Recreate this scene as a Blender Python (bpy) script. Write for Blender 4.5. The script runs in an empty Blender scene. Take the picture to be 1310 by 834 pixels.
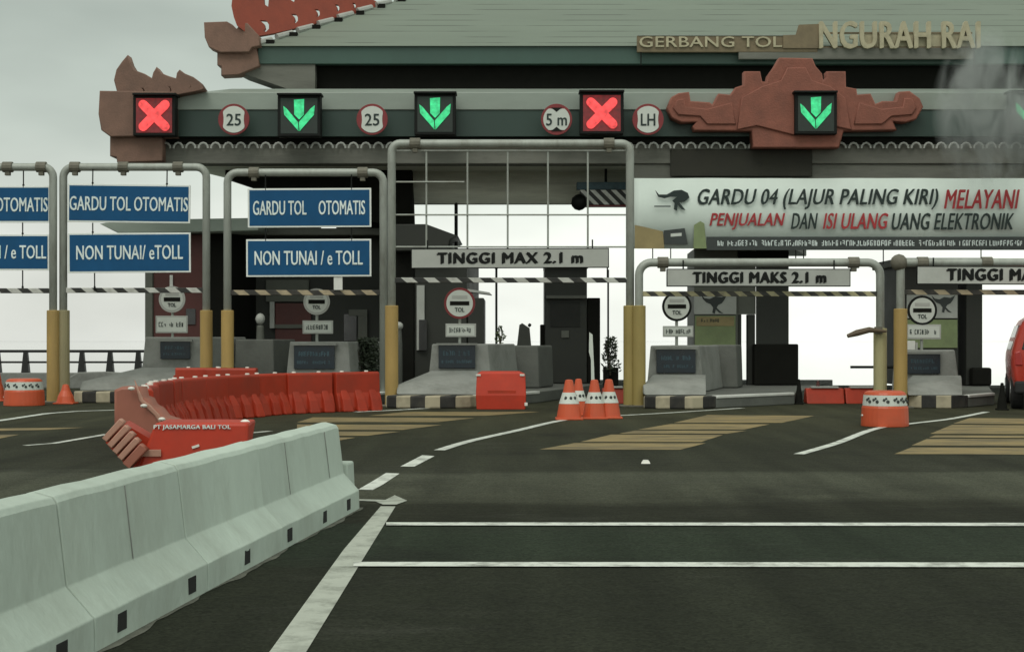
import bpy, bmesh, math, random
from mathutils import Vector, Matrix
random.seed(7)
S = bpy.context.scene
R = math.radians
COL = S.collection

# ------------------------------------------------------------------ camera, world, sun, exposure
F, CX, HY, CH = 2000.0, 655.0, 435.0, 1.25      # focal length and principal column / horizon row of the 1310x834 photo, eye height
cd = bpy.data.cameras.new('camera'); cam = bpy.data.objects.new('camera', cd); COL.objects.link(cam)
cam.location = (0, 0, CH); cam.rotation_euler = (R(90), 0, 0)
cd.sensor_width = 36; cd.lens = 36 * F / 1310; cd.shift_y = (HY - 417) / 1310
cd.clip_start = .05; cd.clip_end = 20000
S.camera = cam

SUN_EL, SUN_AZ = 56, 205                          # high and veiled, behind the camera to the left
W = bpy.data.worlds.new('World'); S.world = W; W.use_nodes = True
nt = W.node_tree; nt.nodes.clear(); N = nt.nodes.new; L = nt.links.new
out = N('ShaderNodeOutputWorld'); mixs = N('ShaderNodeMixShader'); b1 = N('ShaderNodeBackground'); b2 = N('ShaderNodeBackground')
sky = N('ShaderNodeTexSky'); sky.sky_type = 'NISHITA'; sky.sun_disc = False
sky.sun_elevation = R(SUN_EL); sky.sun_rotation = R(SUN_AZ)
b1.inputs[1].default_value = .1; L(sky.outputs[0], b1.inputs[0])
tc = N('ShaderNodeTexCoord'); sep = N('ShaderNodeSeparateXYZ'); L(tc.outputs['Generated'], sep.inputs[0])
mp = N('ShaderNodeMapping'); mp.inputs['Scale'].default_value = (2.2, 2.2, 6); L(tc.outputs['Generated'], mp.inputs[0])
nz = N('ShaderNodeTexNoise'); nz.inputs['Scale'].default_value = 2.0; nz.inputs['Detail'].default_value = 4; nz.inputs['Roughness'].default_value = .45
L(mp.outputs[0], nz.inputs['Vector'])
hz = N('ShaderNodeValToRGB')                      # overcast: near white at the horizon, greyer cloud above
L(sep.outputs['Z'], hz.inputs[0])
e = hz.color_ramp.elements
e[0].position = 0.0; e[0].color = (.97, 1.0, .93, 1)
e[1].position = 1.0; e[1].color = (.62, .68, .60, 1)
for p, c in ((.062, (.97, 1.0, .92, 1)), (.095, (.84, .90, .81, 1)), (.13, (.69, .765, .68, 1)), (.20, (.55, .62, .545, 1)), (.45, (.52, .58, .51, 1))):
    q = hz.color_ramp.elements.new(p); q.color = c
cl = N('ShaderNodeMapRange'); L(nz.outputs['Fac'], cl.inputs[0])
cl.inputs['From Min'].default_value = .3; cl.inputs['From Max'].default_value = .7
cl.inputs['To Min'].default_value = .82; cl.inputs['To Max'].default_value = 1.20
lr = N('ShaderNodeMapRange'); L(sep.outputs['X'], lr.inputs[0])
lr.inputs['From Min'].default_value = -.32; lr.inputs['From Max'].default_value = .05
lr.inputs['To Min'].default_value = .80; lr.inputs['To Max'].default_value = 1.08
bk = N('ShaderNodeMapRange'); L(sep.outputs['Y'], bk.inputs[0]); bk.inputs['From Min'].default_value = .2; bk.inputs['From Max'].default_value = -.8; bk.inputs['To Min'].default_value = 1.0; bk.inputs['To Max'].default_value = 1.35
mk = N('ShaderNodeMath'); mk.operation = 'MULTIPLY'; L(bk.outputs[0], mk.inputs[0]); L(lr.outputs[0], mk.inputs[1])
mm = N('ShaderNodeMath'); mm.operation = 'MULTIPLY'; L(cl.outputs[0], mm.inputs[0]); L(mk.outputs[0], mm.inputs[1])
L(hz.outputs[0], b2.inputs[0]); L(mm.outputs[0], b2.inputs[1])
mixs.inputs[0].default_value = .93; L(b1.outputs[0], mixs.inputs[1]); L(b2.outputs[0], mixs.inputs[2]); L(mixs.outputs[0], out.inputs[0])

sl = bpy.data.lights.new('sun', 'SUN'); sl.energy = 1.4; sl.angle = R(40); sl.color = (1, .97, .9)
so = bpy.data.objects.new('sun', sl); COL.objects.link(so)
sd = Vector((math.sin(R(SUN_AZ)) * math.cos(R(SUN_EL)), math.cos(R(SUN_AZ)) * math.cos(R(SUN_EL)), math.sin(R(SUN_EL))))
so.rotation_euler = sd.to_track_quat('Z', 'Y').to_euler(); so.location = (0, 0, 40)
vs = S.view_settings; vs.view_transform = 'Standard'; vs.look = 'None'; vs.exposure = 0.0; vs.gamma = 1; vs.use_curve_mapping = False

# ------------------------------------------------------------------ materials
def mat(name, col, rough=.6, var=.18, scale=3.0, bump=0.0, metal=0.0, dirt=0.0, dirtcol=(.05, .045, .035), spec=.5, stretch=(1, 1, 1), rnd=.06, dlo=.48, dhi=.72):
    m = bpy.data.materials.new(name); m.use_nodes = True
    t = m.node_tree; bs = t.nodes['Principled BSDF']; n = t.nodes.new; l = t.links.new
    tcn = n('ShaderNodeTexCoord'); mpn = n('ShaderNodeMapping'); mpn.inputs['Scale'].default_value = stretch
    l(tcn.outputs['Object'], mpn.inputs[0])
    oi = n('ShaderNodeObjectInfo')
    off = n('ShaderNodeVectorMath'); off.operation = 'ADD'; l(mpn.outputs[0], off.inputs[0])
    sc = n('ShaderNodeMath'); sc.operation = 'MULTIPLY'; sc.inputs[1].default_value = 31; l(oi.outputs['Random'], sc.inputs[0]); l(sc.outputs[0], off.inputs[1])
    a = n('ShaderNodeTexNoise'); a.inputs['Scale'].default_value = scale; a.inputs['Detail'].default_value = 7; a.inputs['Roughness'].default_value = .65
    l(off.outputs[0], a.inputs['Vector'])
    r = n('ShaderNodeMapRange'); r.inputs['From Min'].default_value = .25; r.inputs['From Max'].default_value = .75
    r.inputs['To Min'].default_value = 1 - var; r.inputs['To Max'].default_value = 1 + var; l(a.outputs['Fac'], r.inputs[0])
    r2 = n('ShaderNodeMapRange'); r2.inputs['To Min'].default_value = 1 - rnd; r2.inputs['To Max'].default_value = 1 + rnd; l(oi.outputs['Random'], r2.inputs[0])
    mu = n('ShaderNodeMath'); mu.operation = 'MULTIPLY'; l(r.outputs[0], mu.inputs[0]); l(r2.outputs[0], mu.inputs[1])
    hv = n('ShaderNodeHueSaturation'); hv.inputs['Color'].default_value = (*col, 1); l(mu.outputs[0], hv.inputs['Value'])
    cur = hv.outputs[0]
    if dirt > 0:
        d = n('ShaderNodeTexNoise'); d.inputs['Scale'].default_value = scale * .6; d.inputs['Detail'].default_value = 9; d.inputs['Roughness'].default_value = .72
        l(off.outputs[0], d.inputs['Vector'])
        dr = n('ShaderNodeMapRange'); dr.inputs['From Min'].default_value = dlo; dr.inputs['From Max'].default_value = dhi; dr.inputs['To Max'].default_value = dirt
        l(d.outputs['Fac'], dr.inputs[0])
        mx = n('ShaderNodeMix'); mx.data_type = 'RGBA'; l(dr.outputs[0], mx.inputs[0]); l(cur, mx.inputs[6]); mx.inputs[7].default_value = (*dirtcol, 1)
        cur = mx.outputs[2]
    l(cur, bs.inputs['Base Color'])
    rr = n('ShaderNodeMapRange'); rr.inputs['To Min'].default_value = max(.05, rough - .12); rr.inputs['To Max'].default_value = min(1, rough + .12); l(a.outputs['Fac'], rr.inputs[0])
    l(rr.outputs[0], bs.inputs['Roughness'])
    bs.inputs['Metallic'].default_value = metal; bs.inputs['Specular IOR Level'].default_value = spec
    if bump > 0:
        bn = n('ShaderNodeBump'); bn.inputs['Strength'].default_value = bump; bn.inputs['Distance'].default_value = .02
        fn = n('ShaderNodeTexNoise'); fn.inputs['Scale'].default_value = scale * 9; fn.inputs['Detail'].default_value = 6; l(off.outputs[0], fn.inputs['Vector'])
        l(fn.outputs['Fac'], bn.inputs['Height']); l(bn.outputs[0], bs.inputs['Normal'])
    m['base'] = 1
    return m

def emis(name, col, strength):
    m = mat(name, (.02, .02, .02), .5); bs = m.node_tree.nodes['Principled BSDF']
    n = m.node_tree.nodes.new; l = m.node_tree.links.new
    tcn = n('ShaderNodeTexCoord'); v = n('ShaderNodeTexNoise'); v.inputs['Scale'].default_value = 9; v.inputs['Detail'].default_value = 3; l(tcn.outputs['Object'], v.inputs['Vector'])
    r = n('ShaderNodeMapRange'); r.inputs['From Min'].default_value = .3; r.inputs['From Max'].default_value = .7; r.inputs['To Min'].default_value = strength * .55; r.inputs['To Max'].default_value = strength * 1.25
    l(v.outputs['Fac'], r.inputs[0]); l(r.outputs[0], bs.inputs['Emission Strength'])
    bs.inputs['Emission Color'].default_value = (*col, 1)
    return m

def stripes(name, ca, cb, period, vec, duty=.5, rough=.5, wear=.35, phase=0.0):
    m = mat(name, ca, rough); t = m.node_tree; bs = t.nodes['Principled BSDF']; n = t.nodes.new; l = t.links.new
    tcn = n('ShaderNodeTexCoord'); dp = n('ShaderNodeVectorMath'); dp.operation = 'DOT_PRODUCT'; l(tcn.outputs['Object'], dp.inputs[0]); dp.inputs[1].default_value = vec
    dv = n('ShaderNodeMath'); dv.operation = 'MULTIPLY_ADD'; l(dp.outputs['Value'], dv.inputs[0]); dv.inputs[1].default_value = 1 / period; dv.inputs[2].default_value = phase
    fr = n('ShaderNodeMath'); fr.operation = 'FRACT'; l(dv.outputs[0], fr.inputs[0])
    gt = n('ShaderNodeMath'); gt.operation = 'GREATER_THAN'; gt.inputs[1].default_value = duty; l(fr.outputs[0], gt.inputs[0])
    mx = n('ShaderNodeMix'); mx.data_type = 'RGBA'; l(gt.outputs[0], mx.inputs[0]); mx.inputs[6].default_value = (*ca, 1); mx.inputs[7].default_value = (*cb, 1)
    d = n('ShaderNodeTexNoise'); d.inputs['Scale'].default_value = 7; d.inputs['Detail'].default_value = 8; l(tcn.outputs['Object'], d.inputs['Vector'])
    dr = n('ShaderNodeMapRange'); dr.inputs['From Min'].default_value = .45; dr.inputs['From Max'].default_value = .75; dr.inputs['To Max'].default_value = wear; l(d.outputs['Fac'], dr.inputs[0])
    m2 = n('ShaderNodeMix'); m2.data_type = 'RGBA'; l(dr.outputs[0], m2.inputs[0]); l(mx.outputs[2], m2.inputs[6]); m2.inputs[7].default_value = (.09, .08, .06, 1)
    l(m2.outputs[2], bs.inputs['Base Color'])
    return m

M = {}
M['barrier'] = mat('painted concrete', (.47, .54, .475), .75, .10, 2.2, .35, dirt=.5, dirtcol=(.27, .29, .24), stretch=(1, 1, .45), rnd=.05)
M['slot'] = mat('dark slot', (.012, .012, .011), .9)
M['concrete'] = mat('weathered concrete', (.25, .255, .235), .85, .16, 2.5, .3, dirt=.55, dirtcol=(.10, .10, .085))
M['concrete_dark'] = mat('dark concrete', (.13, .135, .12), .85, .16, 2.0, .3, dirt=.5, dirtcol=(.05, .05, .042))
M['steel'] = mat('galvanised pipe', (.34, .36, .325), .5, .18, 4, .05, metal=.15, dirt=.6, dirtcol=(.13, .12, .09), stretch=(1, 1, .35))
M['rust'] = mat('grimy fitting', (.14, .13, .10), .7, .3, 8)
M['yellow'] = mat('faded yellow sleeve', (.40, .265, .085), .6, .16, 3, dirt=.45, dirtcol=(.22, .16, .07), stretch=(1, 1, .3))
M['ochre'] = mat('ochre sleeve', (.31, .235, .075), .6, .16, 3, dirt=.45, dirtcol=(.18, .15, .06), stretch=(1, 1, .3))
M['olive'] = mat('greyed yellow sleeve', (.27, .235, .13), .6, .16, 3, dirt=.45, dirtcol=(.18, .16, .09), stretch=(1, 1, .3))
M['yellow_green'] = mat('pale yellow sleeve', (.42, .38, .20), .6, .16, 3, dirt=.4, dirtcol=(.2, .18, .1), stretch=(1, 1, .3))
M['red_plastic'] = mat('red plastic', (.36, .033, .012), .42, .16, 3, .04, dirt=.45, dirtcol=(.20, .045, .025), rnd=.14, spec=.3)
M['red_bright'] = mat('bright red plastic', (.47, .038, .015), .42, .12, 3, .03, dirt=.35, dirtcol=(.27, .05, .03), spec=.3)
M['pink'] = mat('faded red plastic', (.33, .115, .075), .55, .12, 4, dirt=.3, dirtcol=(.25, .08, .06))
M['pink_white'] = mat('faded pink rib', (.42, .22, .16), .6, .12, 5)
M['orange'] = mat('orange plastic', (.56, .085, .028), .42, .08, 3, dirt=.25, dirtcol=(.3, .09, .03))
M['cap'] = mat('white cap', (.72, .70, .64), .5, .1)
M['white'] = mat('white paint', (.70, .70, .66), .5, .08, 3, dirt=.3, dirtcol=(.4, .39, .34))
M['border_white'] = mat('white border', (.80, .83, .79), .45, .05)
M['sign_white'] = mat('white sheet', (.58, .61, .56), .45, .06, 2, dirt=.25, dirtcol=(.4, .42, .38))
M['sign_grey'] = mat('greyish plate', (.42, .43, .40), .5, .1, 2, dirt=.35, dirtcol=(.25, .25, .22))
M['blue'] = mat('blue sign sheet', (.009, .080, .195), .5, .12, 2.2, dirt=.15, dirtcol=(.01, .06, .12), spec=.2)
M['letter_pale'] = mat('pale lettering', (.74, .82, .80), .5, .25, 9)
M['black'] = mat('black paint', (.008, .009, .008), .6, .2, spec=.2)
M['black_metal'] = mat('black rail', (.012, .013, .012), .55, .2)
M['red_ink'] = mat('red ink', (.36, .025, .03), .6, .25, 9)
M['ink'] = mat('dark ink', (.012, .025, .022), .6, .3, 9)
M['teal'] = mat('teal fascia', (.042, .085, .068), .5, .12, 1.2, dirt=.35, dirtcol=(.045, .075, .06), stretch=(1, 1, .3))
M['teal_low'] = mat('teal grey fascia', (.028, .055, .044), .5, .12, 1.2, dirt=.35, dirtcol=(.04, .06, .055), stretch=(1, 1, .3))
M['flash'] = mat('metal apron', (.27, .31, .27), .45, .14, 1.0, dirt=.45, dirtcol=(.17, .19, .16), stretch=(.35, 1, 1))
M['terracotta'] = mat('terracotta relief', (.235, .085, .058), .8, .22, 3, .5, dirt=.4, dirtcol=(.15, .06, .04))
M['brick_brown'] = mat('brown stone', (.20, .115, .085), .8, .16, 3, .3, dirt=.5, dirtcol=(.10, .065, .05))
M['crest_red'] = mat('red crest', (.36, .075, .045), .65, .12, 2.5, .2, dirt=.35, dirtcol=(.2, .05, .035))
M['void'] = mat('black and painted shade', (.012, .012, .010), .9, .2, spec=.1)  # near black; under canopy and eave it stands in for shade
M['soffit'] = mat('board soffit', (.72, .73, .64), .8, .25, 1.1, .2, dirt=.6, dirtcol=(.40, .40, .34), stretch=(.18, 1.6, 1))
M['board'] = mat('streaked board', (.62, .63, .54), .8, .25, 1.3, .2, dirt=.7, dirtcol=(.26, .26, .21), stretch=(.22, 1, 2.4))
M['beam'] = mat('grimy beam', (.15, .15, .128), .85, .3, 1.5, .2, dirt=.7, dirtcol=(.045, .045, .038), stretch=(.25, 1, 1.5))
M['booth_dark'] = mat('dark booth panel', (.025, .027, .021), .6, .2, 2, dirt=.4, dirtcol=(.025, .025, .022))
M['booth_grey'] = mat('grey booth panel', (.115, .12, .10), .6, .15, 2, dirt=.4, dirtcol=(.07, .07, .06))
M['maroon'] = mat('maroon booth panel', (.105, .032, .028), .6, .2, 2, dirt=.3, dirtcol=(.04, .015, .013))
M['green_board'] = mat('olive board', (.20, .25, .115), .6, .15, 3, dirt=.4, dirtcol=(.11, .13, .07))
M['glass'] = mat('dark glass', (.012, .014, .014), .12, .1, spec=.6)
M['window_dark'] = mat('dusty dark glass', (.02, .021, .018), .5, .3, spec=.25)
M['shade_beam'] = mat('painted underside shade', (.030, .029, .021), .85, .3, 2, .2)  # tone of the shaded underside, laid on as colour
M['screen'] = mat('dark blue board', (.006, .015, .024), .3, .3, 6)
M['screen_text'] = mat('board text', (.05, .10, .125), .5, .4, 12)
M['bronze'] = mat('dull bronze', (.17, .13, .075), .5, .2, 5, metal=.2, dirt=.4, dirtcol=(.08, .06, .04))
M['letter_gold'] = mat('weathered cream letter', (.40, .36, .24), .55, .2, 5, dirt=.4, dirtcol=(.2, .17, .1))
M['rim_red'] = mat('dark red rim', (.20, .022, .025), .5, .15, 5)
M['tan'] = mat('tan picture', (.28, .22, .10), .6, .3, 2)
M['banner'] = mat('banner cloth', (.60, .67, .62), .7, .05, 1.5, dirt=.15, dirtcol=(.36, .42, .38))
M['strip'] = mat('dark banner strip', (.035, .042, .04), .6, .2)
M['rumble'] = mat('tan rumble paint', (.265, .195, .08), .75, .25, 5, .4, dirt=.75, dirtcol=(.07, .062, .04), stretch=(.4, 1, 1), dlo=.42, dhi=.64)
M['line'] = mat('worn road paint', (.66, .68, .62), .6, .12, 9, .2, dirt=.75, dirtcol=(.16, .165, .14), dlo=.47, dhi=.64)
M['dust'] = mat('dry dust', (.13, .13, .105), .9, .3, 12, .3, dirt=.8, dirtcol=(.04, .042, .032))
M['line_old'] = mat('old road paint', (.42, .44, .38), .7, .12, 7, .3, dirt=.75, dirtcol=(.11, .115, .09), dlo=.46, dhi=.66)
M['leaf'] = mat('leaf', (.05, .075, .025), .6, .4, 6)
M['leaf_dark'] = mat('dark leaf', (.02, .03, .014), .6, .4, 6)
M['stem'] = mat('stem', (.06, .045, .03), .8)
M['car_red'] = mat('red car paint', (.42, .04, .025), .25, .05)
M['rubber'] = mat('rubber', (.02, .02, .02), .85)
M['chrome'] = mat('dull alloy', (.3, .3, .3), .35, metal=.8)
M['lamp_red'] = mat('tail lamp lens', (.35, .02, .015), .2)
M['led_red'] = emis('red led cross', (1.0, .075, .075), 1.15)
M['led_red_glow'] = emis('red cross glow', (.26, .008, .012), .6)  # glow around the red cross put into the panel's emission
M['led_green'] = emis('green led arrow', (.05, .82, .30), .9)
M['led_green_dim'] = emis('dim green led matrix', (.002, .022, .01), .35)
M['smudge_brown'] = mat('brown smudge', (.12, .085, .055), .7)
M['stripe_bw'] = stripes('black white bar', (.55, .55, .51), (.018, .018, .016), .42, (1, 0, 1.2))
M['stripe_tan'] = stripes('black tan bar', (.42, .34, .22), (.025, .022, .018), .42, (1, 0, 1.2), wear=.5)
M['stripe_olive'] = stripes('black olive bar', (.42, .38, .22), (.02, .02, .016), .30, (1, 0, 1.2), wear=.7)
M['kerb'] = stripes('striped kerb', (.42, .37, .26), (.022, .021, .019), .56, (1, -.5, 0), wear=.35, rough=.8)
M['chevron'] = stripes('chevron beam', (.8, .8, .76), (.02, .02, .02), .24, (1, 0, 1.0))
M['hazard'] = stripes('hazard panel', (.42, .33, .27), (.40, .10, .075), .12, (1, 0, 0))

# asphalt with worn transverse bands
def asphalt():
    m = mat('asphalt', (.027, .029, .0205), .9, .16, .8, .5, rnd=0, spec=.08); t = m.node_tree; bs = t.nodes['Principled BSDF']; n = t.nodes.new; l = t.links.new
    base = bs.inputs['Base Color'].links[0].from_socket
    tcn = n('ShaderNodeNewGeometry'); sp = n('ShaderNodeSeparateXYZ'); l(tcn.outputs['Position'], sp.inputs[0])
    mpn = n('ShaderNodeMapping'); mpn.inputs['Scale'].default_value = (.22, 1.1, 1); l(tcn.outputs['Position'], mpn.inputs[0])
    w = n('ShaderNodeTexNoise'); w.inputs['Scale'].default_value = 1.3; w.inputs['Detail'].default_value = 8; w.inputs['Roughness'].default_value = .6; l(mpn.outputs[0], w.inputs['Vector'])
    wy = n('ShaderNodeMath'); wy.operation = 'MULTIPLY_ADD'; l(w.outputs['Fac'], wy.inputs[0]); wy.inputs[1].default_value = 1.6; l(sp.outputs['Y'], wy.inputs[2])
    rp = n('ShaderNodeMapRange'); rp.inputs['From Min'].default_value = 0; rp.inputs['From Max'].default_value = 40; l(wy.outputs[0], rp.inputs[0])
    cr = n('ShaderNodeValToRGB'); l(rp.outputs[0], cr.inputs[0])
    es = cr.color_ramp.elements; es[0].position = 0; es[0].color = (.82, .85, .82, 1); es[1].position = 1; es[1].color = (1.25, 1.22, 1.1, 1)
    for y, v in ((9.5, (.80, .82, .78, 1)), (9.8, (.92, 1.12, 1.05, 1)), (11.3, (.86, 1.05, .98, 1)), (11.6, (.78, .78, .74, 1)), (12.6, (.85, .82, .78, 1)), (13.2, (1.9, 1.85, 1.85, 1)), (15.4, (2.35, 2.3, 2.35, 1)), (15.9, (1.25, 1.22, 1.2, 1)), (19, (1.1, 1.08, 1.02, 1)), (26, (1.6, 1.5, 1.3, 1))):
        q = es.new(y / 40); q.color = v
    mx = n('ShaderNodeMix'); mx.data_type = 'RGBA'; mx.blend_type = 'MULTIPLY'; mx.inputs[0].default_value = 1; l(base, mx.inputs[6]); l(cr.outputs[0], mx.inputs[7])
    # pale scuffs
    s = n('ShaderNodeTexNoise'); s.inputs['Scale'].default_value = .9; s.inputs['Detail'].default_value = 10; s.inputs['Roughness'].default_value = .7
    m3 = n('ShaderNodeMapping'); m3.inputs['Scale'].default_value = (.5, 1.6, 1); m3.inputs['Location'].default_value = (3, 5, 0); l(tcn.outputs['Position'], m3.inputs[0]); l(m3.outputs[0], s.inputs['Vector'])
    sr = n('ShaderNodeMapRange'); sr.inputs['From Min'].default_value = .56; sr.inputs['From Max'].default_value = .78; sr.inputs['To Max'].default_value = .55; l(s.outputs['Fac'], sr.inputs[0])
    m2 = n('ShaderNodeMix'); m2.data_type = 'RGBA'; l(sr.outputs[0], m2.inputs[0]); l(mx.outputs[2], m2.inputs[6]); m2.inputs[7].default_value = (.06, .06, .05, 1)
    os_ = n('ShaderNodeTexNoise'); os_.inputs['Scale'].default_value = .55; os_.inputs['Detail'].default_value = 8; os_.inputs['Roughness'].default_value = .68; m8 = n('ShaderNodeMapping'); m8.inputs['Location'].default_value = (11, 3, 0); m8.inputs['Scale'].default_value = (1, .7, 1); l(tcn.outputs['Position'], m8.inputs[0]); l(m8.outputs[0], os_.inputs['Vector'])
    od = n('ShaderNodeMapRange'); od.inputs['From Min'].default_value = .54; od.inputs['From Max'].default_value = .70; od.inputs['To Max'].default_value = .55; l(os_.outputs['Fac'], od.inputs[0])
    m9 = n('ShaderNodeMix'); m9.data_type = 'RGBA'; l(od.outputs[0], m9.inputs[0]); l(m2.outputs[2], m9.inputs[6]); m9.inputs[7].default_value = (.012, .012, .010, 1); m2 = m9
    ag = n('ShaderNodeTexVoronoi'); ag.inputs['Scale'].default_value = 70; l(tcn.outputs['Position'], ag.inputs['Vector'])
    ar = n('ShaderNodeMapRange'); ar.inputs['To Min'].default_value = .62; ar.inputs['To Max'].default_value = 1.45; l(ag.outputs['Color'], ar.inputs[0])
    m5 = n('ShaderNodeMapping'); m5.inputs['Rotation'].default_value = (0, 0, R(9)); m5.inputs['Scale'].default_value = (2.2, .16, 1); l(tcn.outputs['Position'], m5.inputs[0])
    ty = n('ShaderNodeTexNoise'); ty.inputs['Scale'].default_value = 1.0; ty.inputs['Detail'].default_value = 6; l(m5.outputs[0], ty.inputs['Vector'])
    tr = n('ShaderNodeMapRange'); tr.inputs['From Min'].default_value = .3; tr.inputs['From Max'].default_value = .7; tr.inputs['To Min'].default_value = .78; tr.inputs['To Max'].default_value = 1.25; l(ty.outputs['Fac'], tr.inputs[0])
    am = n('ShaderNodeMath'); am.operation = 'MULTIPLY'; l(ar.outputs[0], am.inputs[0]); l(tr.outputs[0], am.inputs[1])
    m6 = n('ShaderNodeMix'); m6.data_type = 'RGBA'; m6.blend_type = 'MULTIPLY'; m6.inputs[0].default_value = 1; l(m2.outputs[2], m6.inputs[6]); l(am.outputs[0], m6.inputs[7])
    l(m6.outputs[2], bs.inputs['Base Color'])
    return m
M['asphalt'] = asphalt()

def rooftile():
    m = mat('pale tile roof', (.18, .215, .172), .7, .12, .9, .0, dirt=.4, dirtcol=(.17, .195, .165), stretch=(.2, 1, 1)); t = m.node_tree; bs = t.nodes['Principled BSDF']; n = t.nodes.new; l = t.links.new
    base = bs.inputs['Base Color'].links[0].from_socket
    tcn = n('ShaderNodeTexCoord'); sp = n('ShaderNodeSeparateXYZ'); l(tcn.outputs['Object'], sp.inputs[0])
    z = n('ShaderNodeMath'); z.operation = 'MULTIPLY'; z.inputs[1].default_value = 4.6; l(sp.outputs['Z'], z.inputs[0])
    f = n('ShaderNodeMath'); f.operation = 'FRACT'; l(z.outputs[0], f.inputs[0])
    w = n('ShaderNodeTexNoise'); w.inputs['Scale'].default_value = 1; w.inputs['Detail'].default_value = 5
    mpn = n('ShaderNodeMapping'); mpn.inputs['Scale'].default_value = (.5, 0, 4.5); l(tcn.outputs['Object'], mpn.inputs[0]); l(mpn.outputs[0], w.inputs['Vector'])
    lt = n('ShaderNodeMath'); lt.operation = 'LESS_THAN'; lt.inputs[1].default_value = .10; l(f.outputs[0], lt.inputs[0])
    wr = n('ShaderNodeMapRange'); wr.inputs['From Min'].default_value = .44; wr.inputs['From Max'].default_value = .56; wr.inputs['To Max'].default_value = .85; l(w.outputs['Fac'], wr.inputs[0])
    mu = n('ShaderNodeMath'); mu.operation = 'MULTIPLY'; l(lt.outputs[0], mu.inputs[0]); l(wr.outputs[0], mu.inputs[1])
    mx = n('ShaderNodeMix'); mx.data_type = 'RGBA'; l(mu.outputs[0], mx.inputs[0]); l(base, mx.inputs[6]); mx.inputs[7].default_value = (.06, .07, .055, 1)
    l(mx.outputs[2], bs.inputs['Base Color'])
    bn = n('ShaderNodeBump'); bn.inputs['Strength'].default_value = .5; bn.inputs['Distance'].default_value = .03; l(f.outputs[0], bn.inputs['Height']); l(bn.outputs[0], bs.inputs['Normal'])
    return m
M['roof'] = rooftile()

def water():
    m = mat('hazy sea', (.42, .46, .43), .12, .05, .02, rnd=0); bs = m.node_tree.nodes['Principled BSDF']; bs.inputs['IOR'].default_value = 1.4
    for l_ in list(bs.inputs['Roughness'].links): m.node_tree.links.remove(l_)
    bs.inputs['Roughness'].default_value = .02
    return m
M['sea'] = water()

# ------------------------------------------------------------------ helpers
def px(x, y, Y):                                   # point seen at photo pixel (x, y) standing at distance Y
    return Vector(((x - CX) * Y / F, Y, CH - (y - HY) * Y / F))
def gr(x, y, z=0.0):                               # point of the level z seen at the pixel
    Y = F * (CH - z) / (y - HY); return Vector(((x - CX) * Y / F, Y, z))
def PX(x, Y): return (x - CX) * Y / F
def PZ(y, Y): return CH - (y - HY) * Y / F

def world_loc(o):
    v = Vector((0, 0, 0))
    while o: v += o.location; o = o.parent
    return v
def props(o, label=None, cat=None, group=None, kind=None):
    for k, v in (('label', label), ('category', cat), ('group', group), ('kind', kind)):
        if v: o[k] = v
    return o
def thing(name, label, cat, loc=(0, 0, 0), group=None, kind=None):
    o = bpy.data.objects.new(name, None); o.empty_display_size = .2; COL.objects.link(o); o.location = loc
    return props(o, label, cat, group, kind)

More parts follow.
